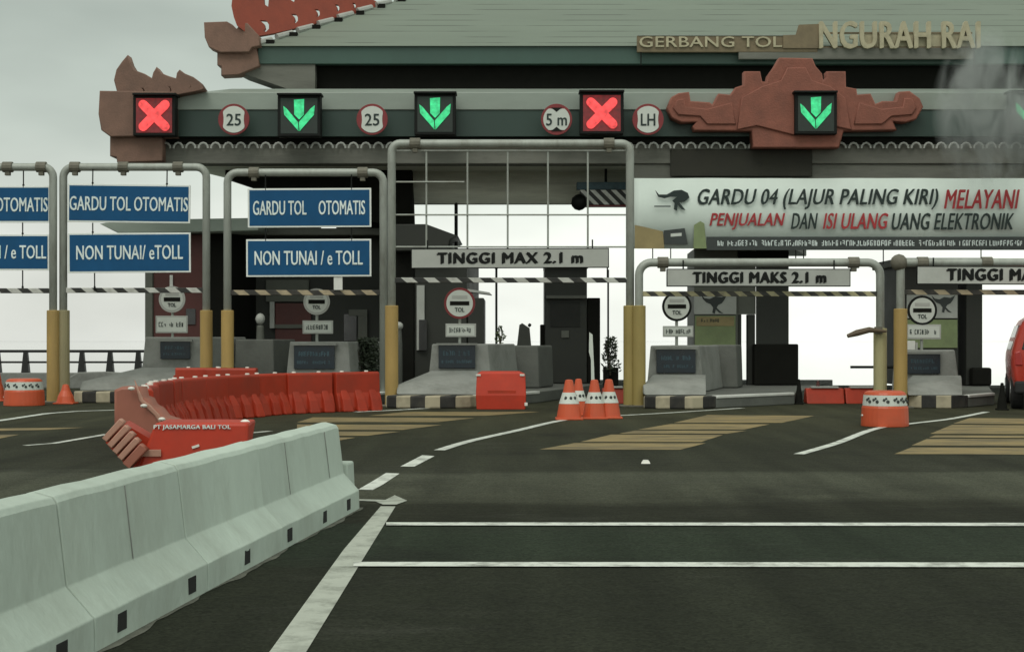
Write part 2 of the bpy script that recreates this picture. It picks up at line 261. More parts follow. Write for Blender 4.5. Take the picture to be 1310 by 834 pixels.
class MB:
    def __init__(s): s.bm = bmesh.new()
    def hexa(s, p):                                # 8 points: bottom ring 0-3, top ring 4-7 (same winding)
        v = [s.bm.verts.new(q) for q in p]
        for f in ((0, 3, 2, 1), (4, 5, 6, 7), (0, 1, 5, 4), (1, 2, 6, 5), (2, 3, 7, 6), (3, 0, 4, 7)): s.bm.faces.new([v[i] for i in f])
        return s
    def box(s, x0, x1, y0, y1, z0, z1, sh=0.0, taper=0.0):   # sh shears x along y, taper pulls the top in
        d = sh * (y1 - y0); a = taper
        return s.hexa([(x0, y0, z0), (x1, y0, z0), (x1 + d, y1, z0), (x0 + d, y1, z0),
                       (x0 + a, y0 + a, z1), (x1 - a, y0 + a, z1), (x1 + d - a, y1 - a, z1), (x0 + d + a, y1 - a, z1)])
    def pbox(s, xa, ya, xb, yb, Y, dep, sh=0.0):   # box whose front face fills the pixel rectangle at distance Y
        return s.box(PX(xa, Y), PX(xb, Y), Y, Y + dep, PZ(yb, Y), PZ(ya, Y), sh)
    def poly(s, pts): s.bm.faces.new([s.bm.verts.new(p) for p in pts]); return s
    def prism(s, pts, vec):                        # extrude a planar loop along vec
        vec = Vector(vec); a = [s.bm.verts.new(p) for p in pts]; b = [s.bm.verts.new(Vector(p) + vec) for p in pts]; n = len(pts)
        s.bm.faces.new(a[::-1]); s.bm.faces.new(b)
        for i in range(n): s.bm.faces.new((a[i], a[(i + 1) % n], b[(i + 1) % n], b[i]))
        return s
    def hull(s, pts):
        v = [s.bm.verts.new(p) for p in pts]; bmesh.ops.convex_hull(s.bm, input=v)
        return s
    def tube(s, pts, r, n=10, caps=True):
        pts = [Vector(p) for p in pts]; rs = r if isinstance(r, (list, tuple)) else [r] * len(pts); rings = []
        up = None
        for i, p in enumerate(pts):
            d = (pts[min(i + 1, len(pts) - 1)] - pts[max(i - 1, 0)]).normalized()
            if up is None: up = d.orthogonal().normalized()
            up = (up - d * up.dot(d)).normalized(); sd_ = d.cross(up)
            rings.append([s.bm.verts.new(p + (up * math.cos(a) + sd_ * math.sin(a)) * rs[i]) for a in [2 * math.pi * k / n for k in range(n)]])
        for a, b in zip(rings, rings[1:]):
            for k in range(n): s.bm.faces.new((a[k], a[(k + 1) % n], b[(k + 1) % n], b[k]))
        if caps: s.bm.faces.new(rings[0][::-1]); s.bm.faces.new(rings[-1])
        return s
    def lathe(s, c, prof, n=20):                   # (radius, z) pairs turned about the vertical at c
        c = Vector(c); rings = [[s.bm.verts.new(c + Vector((r * math.cos(2 * math.pi * k / n), r * math.sin(2 * math.pi * k / n), z))) for k in range(n)] for r, z in prof]
        for a, b in zip(rings, rings[1:]):
            for k in range(n): s.bm.faces.new((a[k], a[(k + 1) % n], b[(k + 1) % n], b[k]))
        s.bm.faces.new(rings[0][::-1]); s.bm.faces.new(rings[-1]); return s
    def disc(s, c, r, dep, n=32):                  # upright disc facing the road, front at c.y
        c = Vector(c); return s.prism([c + Vector((r * math.cos(2 * math.pi * k / n), 0, r * math.sin(2 * math.pi * k / n))) for k in range(n)], (0, dep, 0))
    def blob(s, c, r, sub=2, sq=(1, 1, 1)):
        mtx = Matrix.Translation(c) @ Matrix.Diagonal((*[r * q for q in sq], 1)); bmesh.ops.create_icosphere(s.bm, subdivisions=sub, radius=1, matrix=mtx); return s
    def out(s, name, m, parent=None, bevel=0, smooth=False, seg=2):
        bmesh.ops.recalc_face_normals(s.bm, faces=s.bm.faces)
        me = bpy.data.meshes.new(name); s.bm.to_mesh(me); s.bm.free()
        return finish(me, name, m, parent, bevel, smooth, seg)

def finish(me, name, m, parent, bevel=0, smooth=False, seg=2):
    o = bpy.data.objects.new(name, me); COL.objects.link(o)
    if parent:
        off = world_loc(parent); o.parent = parent
    else:
        xs = [v.co for v in me.vertices]; lo = Vector([min(q[i] for q in xs) for i in range(3)]); hi = Vector([max(q[i] for q in xs) for i in range(3)])
        off = Vector(((lo.x + hi.x) / 2, (lo.y + hi.y) / 2, lo.z)); o.location = off
    me.transform(Matrix.Translation(-off)); me.materials.append(M[m] if isinstance(m, str) else m)
    if smooth:
        for p in me.polygons: p.use_smooth = True
    if bevel:
        b = o.modifiers.new('bevel', 'BEVEL'); b.width = bevel; b.segments = seg; b.limit_method = 'ANGLE'; b.angle_limit = R(35)
    return o

UP = Matrix(((1, 0, 0), (0, 0, -1), (0, 1, 0)))
def curve_mesh(c):
    o = bpy.data.objects.new('t', c); COL.objects.link(o); bpy.context.view_layer.update()
    me = bpy.data.meshes.new_from_object(o.evaluated_get(bpy.context.evaluated_depsgraph_get()))
    bpy.data.objects.remove(o); bpy.data.curves.remove(c); return me
def flat(name, outer, Y, thick, m, parent, holes=(), depth=None, bev=0.0):   # outline in pixels, standing upright at Y, with real thickness
    c = bpy.data.curves.new(name, 'CURVE'); c.dimensions = '2D'; c.fill_mode = 'BOTH'; c.extrude = thick / 2; c.bevel_depth = bev; c.bevel_resolution = 1
    for lp in (outer, *holes):
        sp = c.splines.new('POLY'); sp.points.add(len(lp) - 1); sp.use_cyclic_u = True
        for q, (x, y) in zip(sp.points, lp):
            d = Y if depth is None else depth(x); q.co = (PX(x, d), PZ(y, d), 0, 1)
    me = curve_mesh(c)
    for v in me.vertices: x, y, z = v.co; v.co = (x, Y + thick / 2 - z, y)
    if depth is not None:                          # swing the panel back along its hip
        for v in me.vertices:
            lo_, hi_ = 34.0, 60.0
            for _ in range(40):
                md = (lo_ + hi_) / 2; xx = CX + v.co.x * F / md
                if depth(xx) > md: lo_ = md
                else: hi_ = md
            v.co.y += md - Y
    return finish(me, name, m, parent)
def text(name, s, x0, y0, x1, y1, Y, m, parent, shear=0.0, thick=.006, bold=0.0, keep=False):
    c = bpy.data.curves.new(name, 'FONT'); c.body = s; c.size = 1; c.shear = shear; c.extrude = .01; c.resolution_u = 3; c.space_character = 1 + bold * 2.5
    me = curve_mesh(c); co = [v.co for v in me.vertices]
    a0, a1 = min(q.x for q in co), max(q.x for q in co); h0, h1 = min(q.y for q in co), max(q.y for q in co)
    X0, X1, Z0, Z1 = PX(x0, Y), PX(x1, Y), PZ(y1, Y), PZ(y0, Y)
    for v in me.vertices:
        x, y, z = v.co
        v.co = (X0 + (x - a0) / (a1 - a0) * (X1 - X0), Y - (z + .01) / .02 * thick, Z0 + (y - h0) / (h1 - h0) * (Z1 - Z0))
    if bold:                                       # heavier strokes: the same outline struck again a hair to the side and proud
        d = bold * (Z1 - Z0) * 1.9; bm = bmesh.new(); bm.from_mesh(me)
        for k, (dx, dz) in enumerate(((-1, -.5), (1, .5), (0, .7))):
            me2 = me.copy(); me2.transform(Matrix.Translation((d * dx, -.0012 * (k + 1), d * dz))); bm.from_mesh(me2); bpy.data.meshes.remove(me2)
        bm.to_mesh(me); bm.free()
    return finish(me, name, m, parent)
def scribble(name, x0, y0, x1, y1, Y, m, parent, rng, cell=3.0):   # print too small to read in the photo: uneven broken strokes
    b = MB(); x = x0; H_ = y1 - y0
    def st(xa, ya, xb, yb): b.pbox(xa, ya, xb, yb, Y - .004, .004 + rng.random() * .0005)
    while x < x1 - cell * .6:
        w = rng.uniform(.55, .8) * cell; q = .24 * cell; k = rng.random()
        if k < .12: x += cell * .9; continue
        if k < .85: st(x, y0 + rng.uniform(0, .15) * H_, x + q, y1)
        if k > .3: st(x + w - q, y0 + rng.uniform(0, .5) * H_, x + w, y1 - rng.uniform(0, .3) * H_)
        for f in (0, .42, .84):
            if rng.random() < .5: st(x + q * .5, y0 + f * H_, x + w, y0 + (f + .16) * H_)
        x += w + rng.uniform(.22, .35) * cell
    return b.out(name, m, parent)
def copy_thing(root, loc=None, rz=None, label=None):
    def rec(o, par):
        c = o.copy(); COL.objects.link(c); c.parent = par
        for ch in o.children: rec(ch, c)
        return c
    r = rec(root, None)
    if loc is not None: r.location = loc
    if rz is not None: r.rotation_euler.z = rz
    if label: r['label'] = label
    return r
SH = .28                                           # the lanes run off to the right behind the gantries

# ------------------------------------------------------------------ setting
b = MB(); b.box(-9000, 9000, -9000, 9000, -5.0, -4.0); o = b.out('sea', 'sea'); props(o, kind='structure')
b = MB(); b.box(-40, 40, -25, 41, -1.2, 0); o = b.out('road', 'asphalt'); props(o, kind='structure')

def ground_strip(name, pts, w, m, z=.004):
    P = [gr(*p, 0) for p in pts]; b = MB(); Ls, Rs = [], []
    for i, p in enumerate(P):
        d = (P[min(i + 1, len(P) - 1)] - P[max(i - 1, 0)]); d.z = 0; d.normalize(); nrm = Vector((-d.y, d.x, 0)) * w / 2
        Ls.append(p + nrm + Vector((0, 0, z))); Rs.append(p - nrm + Vector((0, 0, z)))
    for i in range(len(P) - 1): b.poly([Ls[i], Rs[i], Rs[i + 1], Ls[i + 1]])
    o = b.out(name, m); return props(o, kind='structure')
def ground_quads(name, quads, m, z=.004):
    b = MB()
    for q in quads: b.poly([gr(x, y, 0) + Vector((0, 0, z)) for x, y in q])
    o = b.out(name, m); return props(o, kind='structure')
def fine(pts, k=6):                                # smooth a pixel polyline
    o_ = []
    for i in range(len(pts) - 1):
        p0 = pts[max(i - 1, 0)]; p1 = pts[i]; p2 = pts[i + 1]; p3 = pts[min(i + 2, len(pts) - 1)]
        for j in range(k):
            t = j / k; o_.append(tuple(.5 * (2 * p1[c] + (p2[c] - p0[c]) * t + (2 * p0[c] - 5 * p1[c] + 4 * p2[c] - p3[c]) * t * t + (3 * p1[c] - p0[c] - 3 * p2[c] + p3[c]) * t ** 3) for c in (0, 1)))
    return o_ + [pts[-1]]
ground_quads('road_line', [[(487, 648), (506, 648), (461, 721), (392, 834), (330, 930), (262, 930), (345, 834), (440, 703)]], 'line_old')
ground_quads('road_line', [[(455, 639), (493, 640), (505, 634), (521, 641), (507, 646), (490, 646), (480, 642), (456, 641)]], 'line_old', .006)
ground_quads('road_line', [[(458, 626.5), (477, 627), (490, 620), (511, 606), (494, 605), (478, 615)]], 'line')
ground_quads('road_line', [[(512, 597), (530, 597), (556, 583.5), (540, 582.5)]], 'line')
ground_strip('road_line', fine([(562, 576), (600, 564.5), (660, 551), (720, 537.5), (770, 533), (850, 528.5), (950, 522)]), .13, 'line')
ground_strip('road_line', fine([(1022, 581), (1070, 567), (1118, 549), (1165, 542), (1215, 536), (1262, 527)]), .12, 'line')
ground_strip('road_line', [(0 - 60, 545), (0, 538), (60, 529), (100, 526), (150, 524.5)], .16, 'line')
ground_strip('road_line', [(32, 570), (70, 567), (105, 561), (137, 555.5)], .10, 'line')
ground_strip('road_line', [(320, 554), (346, 551.5)], .10, 'line')
ground_strip('road_line', [(455, 527), (500, 525), (552, 522)], .16, 'line')
ground_quads('stop_line', [[(494, 669.2), (1500, 670), (1500, 674), (494, 673)]], 'line', .008)
ground_quads('stop_line', [[(452, 720), (1500, 721), (1500, 727), (452, 725.6)]], 'line', .008)
ground_quads('rumble_strip', [[(690, 575), (870, 575.5), (903, 567), (735, 567)], [(742, 565.5), (897, 565.5), (925, 556.5), (782, 556)], [(792, 554.8), (930, 555), (956, 551), (812, 551)], [(816, 549.6), (952, 549.6), (985, 542.8), (858, 542.4)], [(862, 541), (1000, 541), (1042, 532), (905, 531)]], 'rumble')
ground_quads('rumble_strip', [[(380, 540.3), (560, 540), (608, 534.8), (400, 534)], [(380, 550), (515, 550), (565, 543.6), (380, 543)], [(380, 557.5), (470, 557.5), (512, 552.3), (380, 552)], [(380, 564), (432, 564), (455, 559.8), (380, 559.5)], [(470, 532), (620, 532), (690, 527), (520, 527)]], 'rumble')
ground_quads('rumble_strip', [[(1144, 581), (1400, 582), (1400, 573), (1166, 572.5)], [(1166, 570), (1400, 571), (1400, 562), (1186, 561.5)], [(1188, 560), (1400, 560.5), (1400, 557.5), (1196, 557)], [(1190, 555), (1400, 555.5), (1400, 545), (1218, 543.5)], [(1219, 542), (1400, 543), (1400, 536), (1240, 535)]], 'rumble')
ground_quads('rumble_strip', [[(-80, 553), (60, 550), (108, 547), (-80, 549)], [(-80, 564), (0, 561), (25, 556), (-80, 557)]], 'rumble')
rg = random.Random(21); b = MB(); prev = None
for k in range(90):
    yy = 3.3 + k * .094; x_ = -2.29 + .1 * yy; w_ = .022 + .014 * math.sin(yy * 3.1) + .012 * math.sin(yy * 7.7 + 1) + .008 * math.sin(yy * 17) + .006 * rg.random(); cur = (Vector((x_ - .05, yy, .003)), Vector((x_ + w_, yy, .003)))
    if prev: b.poly([prev[0], prev[1], cur[1], cur[0]])
    prev = cur
o = b.out('road_dust', 'dust'); props(o, kind='structure')
st = thing('road_stud', 'small white reflective road stud alone on the bare asphalt', 'road stud', gr(826, 592))
MB().hexa([gr(820, 593), gr(832, 593), gr(831, 590.2), gr(821, 590.2), *[gr(x, y) + Vector((0, 0, .022)) for x, y in ((822, 592.4), (830, 592.4), (829, 590.6), (823, 590.6))]]).out('reflector', 'cap', st)

# far deck edge
b = MB(); b.box(-40, PX(262, 40.6), 40.5, 40.9, 0, .40); o = b.out('parapet', 'concrete', None, .02); props(o, 'low concrete parapet under the black railing at the left', 'parapet')
b = MB(); b.box(PX(262, 40.6) + .01, 40, 40.7, 40.9, 0, .07); o = b.out('edge_kerb', 'concrete', None, .01); props(o, 'thin concrete kerb along the far edge of the deck', 'kerb')
t = thing('bridge_railing', 'black two rail metal railing above the parapet on the left', 'railing', (PX(0, 40.7) - 2, 40.7, .40))
Yr = 40.7
b = MB(); b.box(-30, PX(200, Yr), Yr - .05, Yr + .05, PZ(451, Yr), PZ(447.5, Yr)); b.out('top_rail', 'black_metal', t)
b = MB(); b.box(-30, PX(200, Yr), Yr - .04, Yr + .04, PZ(464.5, Yr), PZ(462, Yr)); b.out('lower_rail', 'black_metal', t)
for xx in range(-230, 200, 36):
    b = MB(); x_ = PX(xx + 11, Yr); b.hexa([(x_ - .1, Yr - .08, .40), (x_ + .1, Yr - .08, .40), (x_ + .1, Yr + .08, .40), (x_ - .1, Yr + .08, .40), (x_ - .05, Yr - .06, PZ(451, Yr)), (x_ + .05, Yr - .06, PZ(451, Yr)), (x_ + .05, Yr + .06, PZ(451, Yr)), (x_ - .05, Yr + .06, PZ(451, Yr))]).out('post', 'black_metal', t)
b = MB(); b.box(PX(684, 37.3), PX(800, 37.3), 37.3, 37.5, 0, .10); o = b.out('edge_kerb', 'white', None, .01); props(o, 'thin white edged kerb on the deck behind the cones', 'kerb')
t = thing('concrete_parapet', 'grey sloped concrete block behind the left gantry posts', 'parapet', px(115, 489, 36))
MB().hull([px(78, 497, 36), px(180, 497, 36), px(78, 488, 36), px(100, 476, 36), px(135, 475, 36), px(180, 478, 36), px(80, 497, 38), px(190, 497, 38), px(100, 480, 38), px(190, 480, 38)]).out('body', 'concrete', t, .03)

# ------------------------------------------------------------------ toll canopy
t = thing('toll_canopy', 'two tiered toll plaza canopy with pale roofs, teal fascias and terracotta ornaments', 'canopy', (3, 39, 0))
Yf = 34.0; XR = 17.0
b = MB(); b.prism([(PX(165, Yf), Yf, PZ(140, Yf)), (XR, Yf, PZ(140, Yf)), (XR, 37.6, PZ(114, 37.6)), (PX(296, 37.6), 37.6, PZ(114, 37.6)), (PX(248, 36), 36, PZ(119, 36))], (0, .02, -.06)); b.out('lower_roof', 'flash', t)
MB().box(PX(165, Yf), XR, Yf - .03, Yf + .05, PZ(141, Yf), PZ(118.5, Yf)).out('apron_band', 'flash', t, .015)
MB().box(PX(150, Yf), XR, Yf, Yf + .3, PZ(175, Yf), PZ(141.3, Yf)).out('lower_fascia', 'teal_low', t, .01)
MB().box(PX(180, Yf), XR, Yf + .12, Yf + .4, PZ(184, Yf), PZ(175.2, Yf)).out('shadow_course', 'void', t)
b = MB()
for x in range(212, 1560, 16):
    if 500 < x < 806 or 966 < x < 1060: pass
    b.tube([px(x + 6 * math.cos(a), 190 - 7 * math.sin(a), Yf + .02) for a in [math.pi * k / 6 for k in range(7)]], .024, 6)
b.out('dentil_course', 'sign_grey', t)
MB().box(PX(205, Yf), XR, Yf + .1, Yf + .6, PZ(209, Yf), PZ(184.3, Yf)).out('front_beam', 'beam', t, .02)
MB().box(PX(858, Yf), PX(1040, Yf), Yf + .05, Yf + .099, PZ(226, Yf), PZ(190.5, Yf)).out('underside_shade', 'shade_beam', t, .04)  # added dark box that paints the darkness under the canopy
MB().box(PX(812, Yf), XR, Yf + .15, Yf + .5, PZ(229, Yf), PZ(209.3, Yf)).out('drop_beam', 'beam', t, .02)
zs = PZ(209, Yf + .6)
MB().prism([(PX(212, Yf + .6), Yf + .6, zs), (XR, Yf + .6, zs), (XR, 44.3, zs), (-6.4, 44.3, zs), (PX(330, 39.7), 39.7, zs)], (0, 0, .35)).out('soffit', 'soffit', t)
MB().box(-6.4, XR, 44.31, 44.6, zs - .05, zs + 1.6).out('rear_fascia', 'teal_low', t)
MB().prism([(PX(300, 37.6), 37.62, PZ(114.5, 37.6)), (XR, 37.62, PZ(114.5, 37.6)), (XR, 44.6, zs + 1.6), (-6.4, 44.6, zs + 1.6)], (0, 0, -.08)).out('deck_roof', 'flash', t)
flat('soffit_shade', [(288, 196), (526, 196), (529, 290), (507, 292), (338, 246), (327, 241), (288, 228)], 36.0, .6, 'void', t)  # added black sheet carrying the shade below the soffit
MB().hexa([px(514, 261, 36.6), px(812, 261, 36.6), px(812, 261, 36.6) + Vector((0, .25, 0)), px(514, 261, 36.6) + Vector((0, .25, 0)), px(514, 186, 36.2), px(812, 186, 36.2), px(812, 186, 36.2) + Vector((0, .25, 0)), px(514, 186, 36.2) + Vector((0, .25, 0))]).out('hanging_board', 'board', t, .01)
# columns carrying the canopy; the black left pair fills in for shaded space
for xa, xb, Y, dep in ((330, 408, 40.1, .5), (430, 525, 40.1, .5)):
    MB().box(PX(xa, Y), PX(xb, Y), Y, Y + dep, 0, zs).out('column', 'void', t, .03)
for xa, xb in ((972, 1003), (1340, 1372)):
    MB().box(PX(xa, 39.9), PX(xb, 39.9), 39.9, 40.5, 0, zs).out('column', 'booth_dark', t, .03)
# upper tier
Yu = 38.0; ze = PZ(60, Yu); zb = PZ(82, Yu); xl = PX(330, Yu); sl_ = .565; XU = 18
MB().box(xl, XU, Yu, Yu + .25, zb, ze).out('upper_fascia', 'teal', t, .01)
rise = 7.0
b = MB(); A = [(xl - .1, Yu - .08, ze + .002), (XU, Yu - .08, ze + .002), (XU - rise, Yu + rise, ze + sl_ * rise), (xl + rise, Yu + rise, ze + sl_ * rise), (xl - .1, Yu + 2 * rise, ze), (XU, Yu + 2 * rise, ze)]
b.poly([A[0], A[1], A[2], A[3]]).poly([A[4], A[0], A[3]]).poly([A[5], A[4], A[3], A[2]]).poly([A[1], A[5], A[2]]).poly([A[0], A[4], A[5], A[1]])
b.out('upper_roof', 'roof', t)
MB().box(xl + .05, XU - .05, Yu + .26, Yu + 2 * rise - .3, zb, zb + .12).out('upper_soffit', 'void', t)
MB().box(PX(403, Yu + .4), XU - 1.2, Yu + .4, Yu + 12, PZ(118, Yu + .4) - .4, zb - .003).out('upper_wall', 'void', t)  # soffit and wall black: eave shade added to their own dark colour
flat('corner_corbel', [(288, 82.5), (403, 82.5), (403, 114.5), (369, 114.5), (308, 93)], Yu + .05, 1.2, 'beam', t)
flat('corner_block', [(262, 30), (290, 29), (297, 33), (303, 39), (308, 32), (316, 31), (330, 46), (332, 58), (322, 60), (318, 66), (282, 66.5), (268, 60), (263, 48)], Yu - .25, .5, 'brick_brown', t, bev=.02)
flat('corner_bracket', [(279, 67), (327, 62), (331, 84), (305, 95), (284, 96), (284, 84), (279, 83)], Yu - .1, .45, 'brick_brown', t, bev=.02)
def hipx(xx):                                      # depth along the hip line behind pixel column xx
    k = (xx - CX) / F; tt = (k * Yu - xl) / (1 - k)
    return Yu + tt
def cres(x, y, w, h): return [(x, y), (x + w * .7, y + h * .05), (x + w, y + h * .4), (x + w, y + h * .75), (x + w * .7, y + h), (x + w * .35, y + h * .95), (x + w * .6, y + h * .7), (x + w * .5, y + h * .35)]
flat('ridge_crest', [(303, 33), (299, 22), (296, 8), (298, -8), (306, -26), (318, -44), (324, -30), (338, -20), (352, -26), (362, -42), (372, -30), (388, -24), (402, -32), (412, -20), (440, -12), (470, -4), (490, 7), (470, 15), (430, 24), (390, 34), (350, 43), (327, 47), (315, 42)],
     Yu, .18, 'crest_red', t, holes=[cres(332, 26, 12, 15), cres(372, 18, 9, 12), cres(402, 12, 7, 10), cres(428, 6, 6, 9), cres(450, 4, 5, 7), [(337, -6), (344, -2), (343, 9), (338, 6)], [(370, -10), (378, -3), (376, 3), (371, 0)]], depth=hipx)
b = MB()
for k in range(9):
    tt = k * .45; x_, y_, z_ = xl + tt, Yu + tt, ze + sl_ * tt
    b.tube([(x_ - .05, y_ - .1, z_ + .05), (x_ + .28, y_ + .28, z_ + .05 + sl_ * .3)], .075, 8)
b.out('hip_tiles', 'sign_grey', t)
b = MB()
for k in range(7):
    tt = .2 + k * .5; x_, y_, z_ = xl + tt, Yu + tt, ze + sl_ * tt
    b.box(x_ - .02, x_ + .18, y_ - .14, y_, z_ - .06, z_ + .07)
b.out('hip_blocks', 'void', t, .01)
# left end ornament of the lower tier
flat('eave_block', [(129, 118), (222, 119), (222, 173), (142, 174), (131, 166), (127.5, 146)], Yf - .35, .75, 'brick_brown', t, bev=.025)
flat('eave_block', [(142, 174.5), (207, 174.5), (207, 205), (185, 206), (151, 207), (150, 200), (142, 199)], Yf - .2, .7, 'brick_brown', t, bev=.02)
flat('flame_crest', [(151, 118), (147, 103), (150, 90), (157, 80), (163, 73), (166, 82), (171.5, 91), (185, 96), (195, 102), (197, 94), (200.5, 88), (206, 95), (216, 99), (226, 102), (227.5, 94), (230, 91), (236, 95.5), (247, 100), (255, 106), (260, 113.5), (253, 116), (224, 121.5), (169, 121)], Yf - .3, .35, 'brick_brown', t,
     holes=[cres(178, 112, 8, 10), cres(213, 110, 7, 11), cres(240, 108, 5, 6)], bev=.02)
ORN = [(888, 162), (896, 154), (872, 155.5), (860, 150), (855, 138), (860, 126), (869, 121), (880, 120), (882, 131.5), (893, 132), (907, 133), (912, 137), (920, 122), (935, 123.5), (941.5, 114), (953.5, 110), (953.5, 93.5), (971, 93.5), (973.6, 106), (981.6, 107.4), (984, 97), (992, 86), (997.6, 76), (1038, 76.7), (1042, 86), (1050, 95.4), (1052, 107.4), (1059, 99.4), (1059, 93.5), (1080, 93.5), (1080.5, 113), (1094, 115.4), (1095, 123.4), (1112.6, 122), (1119, 135.5), (1128.6, 131.5), (1147, 131.5), (1151, 119.4), (1163, 118.6), (1175, 127.4), (1179, 137), (1171, 151.5), (1158, 155.5), (1139, 153), (1144.6, 165), (1078, 166), (1072, 187.6), (964, 187.6), (963, 166), (889, 165.7)]
op = flat('fascia_ornament', ORN, Yf - .3, .28, 'terracotta', t, bev=.03)
flat('relief', [(944, 165), (950, 126), (975, 112), (1000, 104), (1008, 88), (1030, 88), (1038, 104), (1062, 112), (1080, 126), (1088, 165), (1064, 160), (1016, 172), (968, 160)], Yf - .36, .06, 'terracotta', op, bev=.02)
flat('relief', [(868, 146), (862, 138), (867, 129), (874, 128), (876, 138), (905, 141), (935, 133), (940, 158), (905, 158), (896, 148)], Yf - .35, .05, 'terracotta', op, bev=.02)
flat('relief', [(1166, 146), (1171, 138), (1166, 128), (1158, 127), (1156, 138), (1128, 141), (1100, 133), (1094, 158), (1128, 158), (1140, 148)], Yf - .35, .05, 'terracotta', op, bev=.02)
# roof lettering
Yl = Yu - .25
MB().pbox(815, 46, 1046, 67, Yl, .12).out('name_band', 'bronze', t, .01)
flat('name_band', [(1002, 45.5), (1018, 45), (1022, 32), (1048, 31), (1050, 62), (1002, 62)], Yl - .05, .05, 'bronze', t)
MB().pbox(945, 61.5, 1246, 76, Yl + .01, .1).out('name_band', 'beam', t, .01)
MB().pbox(816, 44.5, 1020, 46, Yl - .02, .12).out('rail', 'flash', t)
text('lettering', 'GERBANG TOL', 818, 47.5, 1000, 61, Yl - .01, 'letter_gold', t, thick=.04, bold=.01)
for ya in (41.5, 60):
    MB().pbox(1052, ya, 1244, ya + 2.2, Yl + .02, .05).out('rail', 'bronze', t)
MB().pbox(1106, 43.5, 1240, 59.8, Yl + .035, .03).out('back_plate', 'letter_gold', t)
text('lettering', 'NGURAH RAI', 1048, 29, 1252, 63, Yl, 'letter_gold', t, thick=.10, bold=.016)
b = MB()
for x in (820, 1246): b.tube([px(x, 60, Yl + .02), px(x, 84, Yl + .02)], .015, 6)
b.out('cable', 'black', t)

# ------------------------------------------------------------------ lane signals and limit signs on the lower fascia
def cross(par, cx, cy, Y):
    for k, a in ((0, 45), (1, -45)):
        b = MB(); c = px(cx, cy, Y); u = Vector((math.cos(R(a)), 0, math.sin(R(a)))); v = Vector((-u.z, 0, u.x)); l_, w_ = .43, .098
        pts = []
        for sgn, base in ((1, 0), (-1, 180)):
            for q in range(7):
                ang = R(-90 + q * 30); pts.append(c + u * sgn * (l_ - w_ + w_ * math.cos(ang)) + v * sgn * w_ * math.sin(ang))
        b.prism([p + Vector((0, -.004 * k, 0)) for p in pts], (0, .02, 0)); b.out('cross_bar', 'led_red', par)
def signal(x0, x1, y0, y1, kind, label):
    Y = 33.5; cx, cy = (x0 + x1) / 2, (y0 + y1) / 2
    t = thing('lane_signal', label, 'lane signal', px(cx, y1, Y), 'overhead lane signals')
    hs = MB().pbox(x0, y0, x1, y1, Y, .30).out('housing', 'black', t, .02)
    MB().pbox(x0 + 4, y0 + 4, x1 - 4, y1 - 4, Y - .006, .005).out('led_panel', 'led_red_glow' if kind == 'x' else 'led_green_dim', t)
    MB().pbox(x0 - 1, y0 - 3, x1 + 1, y0 - .3, Y - .12, .42).out('hood', 'black', t, .01)
    MB().pbox(cx - 4, y0 + 10, cx + 4, y1 - 10, Y + .301, .16).out('bracket', 'rust', t)
    if kind == 'x': cross(t, cx, cy, Y - .03)
    else:
        flat('arrow_stem', [(cx - 6.5, y0 + 6), (cx + 6.5, y0 + 5), (cx + 6, y0 + 25), (cx, y0 + 31), (cx - 6, y0 + 25)], Y - .03, .02, 'led_green', t)
        flat('arrow_head', [(cx - 20, y0 + 14), (cx - 16, y0 + 17), (cx - 1.5, y0 + 34.5), (cx - .6, y0 + 46), (cx - 19, y0 + 25)], Y - .026, .016, 'led_green', t)
        flat('arrow_head', [(cx + 20, y0 + 13), (cx + 15, y0 + 17), (cx - .2, y0 + 34.5), (cx + .6, y0 + 46), (cx + 19, y0 + 25)], Y - .026, .016, 'led_green', t)
signal(170, 224, 122, 174, 'x', 'red cross lane signal at the far left end of the canopy')
signal(355, 410, 122, 175, 'a', 'green arrow lane signal between the two 25 limit signs')
signal(530, 583, 120, 173, 'a', 'green arrow lane signal above the left corner of the tall grid gantry')
signal(742, 798, 118, 172, 'x', 'red cross lane signal between two round limit signs over closed lane')
signal(1017, 1071, 119, 172, 'a', 'green arrow lane signal mounted on the terracotta fascia ornament')
signal(1293, 1347, 118, 171, 'a', 'green arrow lane signal cut by the right edge of the photo')

def limit(cx, cy, s, pinch, label, mat_rim='rim_red'):
    Y = 33.55; r = 20 * Y / F
    t = thing('limit_sign', label, 'round sign', px(cx, cy + 20, Y), 'round limit signs on the canopy')
    MB().disc(px(cx, cy, Y), r, .04, 40).out('rim', mat_rim, t, .005)
    pts = []
    for k in range(48):
        a = 2 * math.pi * k / 48; rr = 17
        q = abs(math.cos(a)) if pinch == 'x' else abs(math.sin(a))
        if q > .84: rr *= 1 - .24 * ((q - .84) / .16) ** .7
        pts.append((cx + rr * math.cos(a), cy + rr * math.sin(a)))
    flat('face', pts, Y - .012, .012, 'sign_white', t)
    w = 9 if len(s) == 2 else 13
    text('lettering', s, cx - w, cy - 7, cx + w, cy + 8, Y - .012, 'ink', t, bold=.012)
    if pinch == 'y':
        for sg in (-1, 1): flat('marker', [(cx - 7, cy + sg * 15), (cx + 7, cy + sg * 15), (cx, cy + sg * 9.5)], Y - .016, .01, 'black', t)
    MB().pbox(cx - 2, cy - 8, cx + 2, cy + 8, Y + .041, .4).out('bracket', 'rust', t)
limit(299, 153, '25', 'x', 'round red rimmed 25 sign beside the leftmost red cross')
limit(476, 153, '25', 'x', 'round red rimmed 25 sign between two green arrows')
limit(712, 153, '5 m', 'y', 'round dark rimmed 5 m height sign left of the second red cross')
limit(829, 153, 'LH', 'x', 'round red rimmed sign between the second red cross and terracotta ornament')

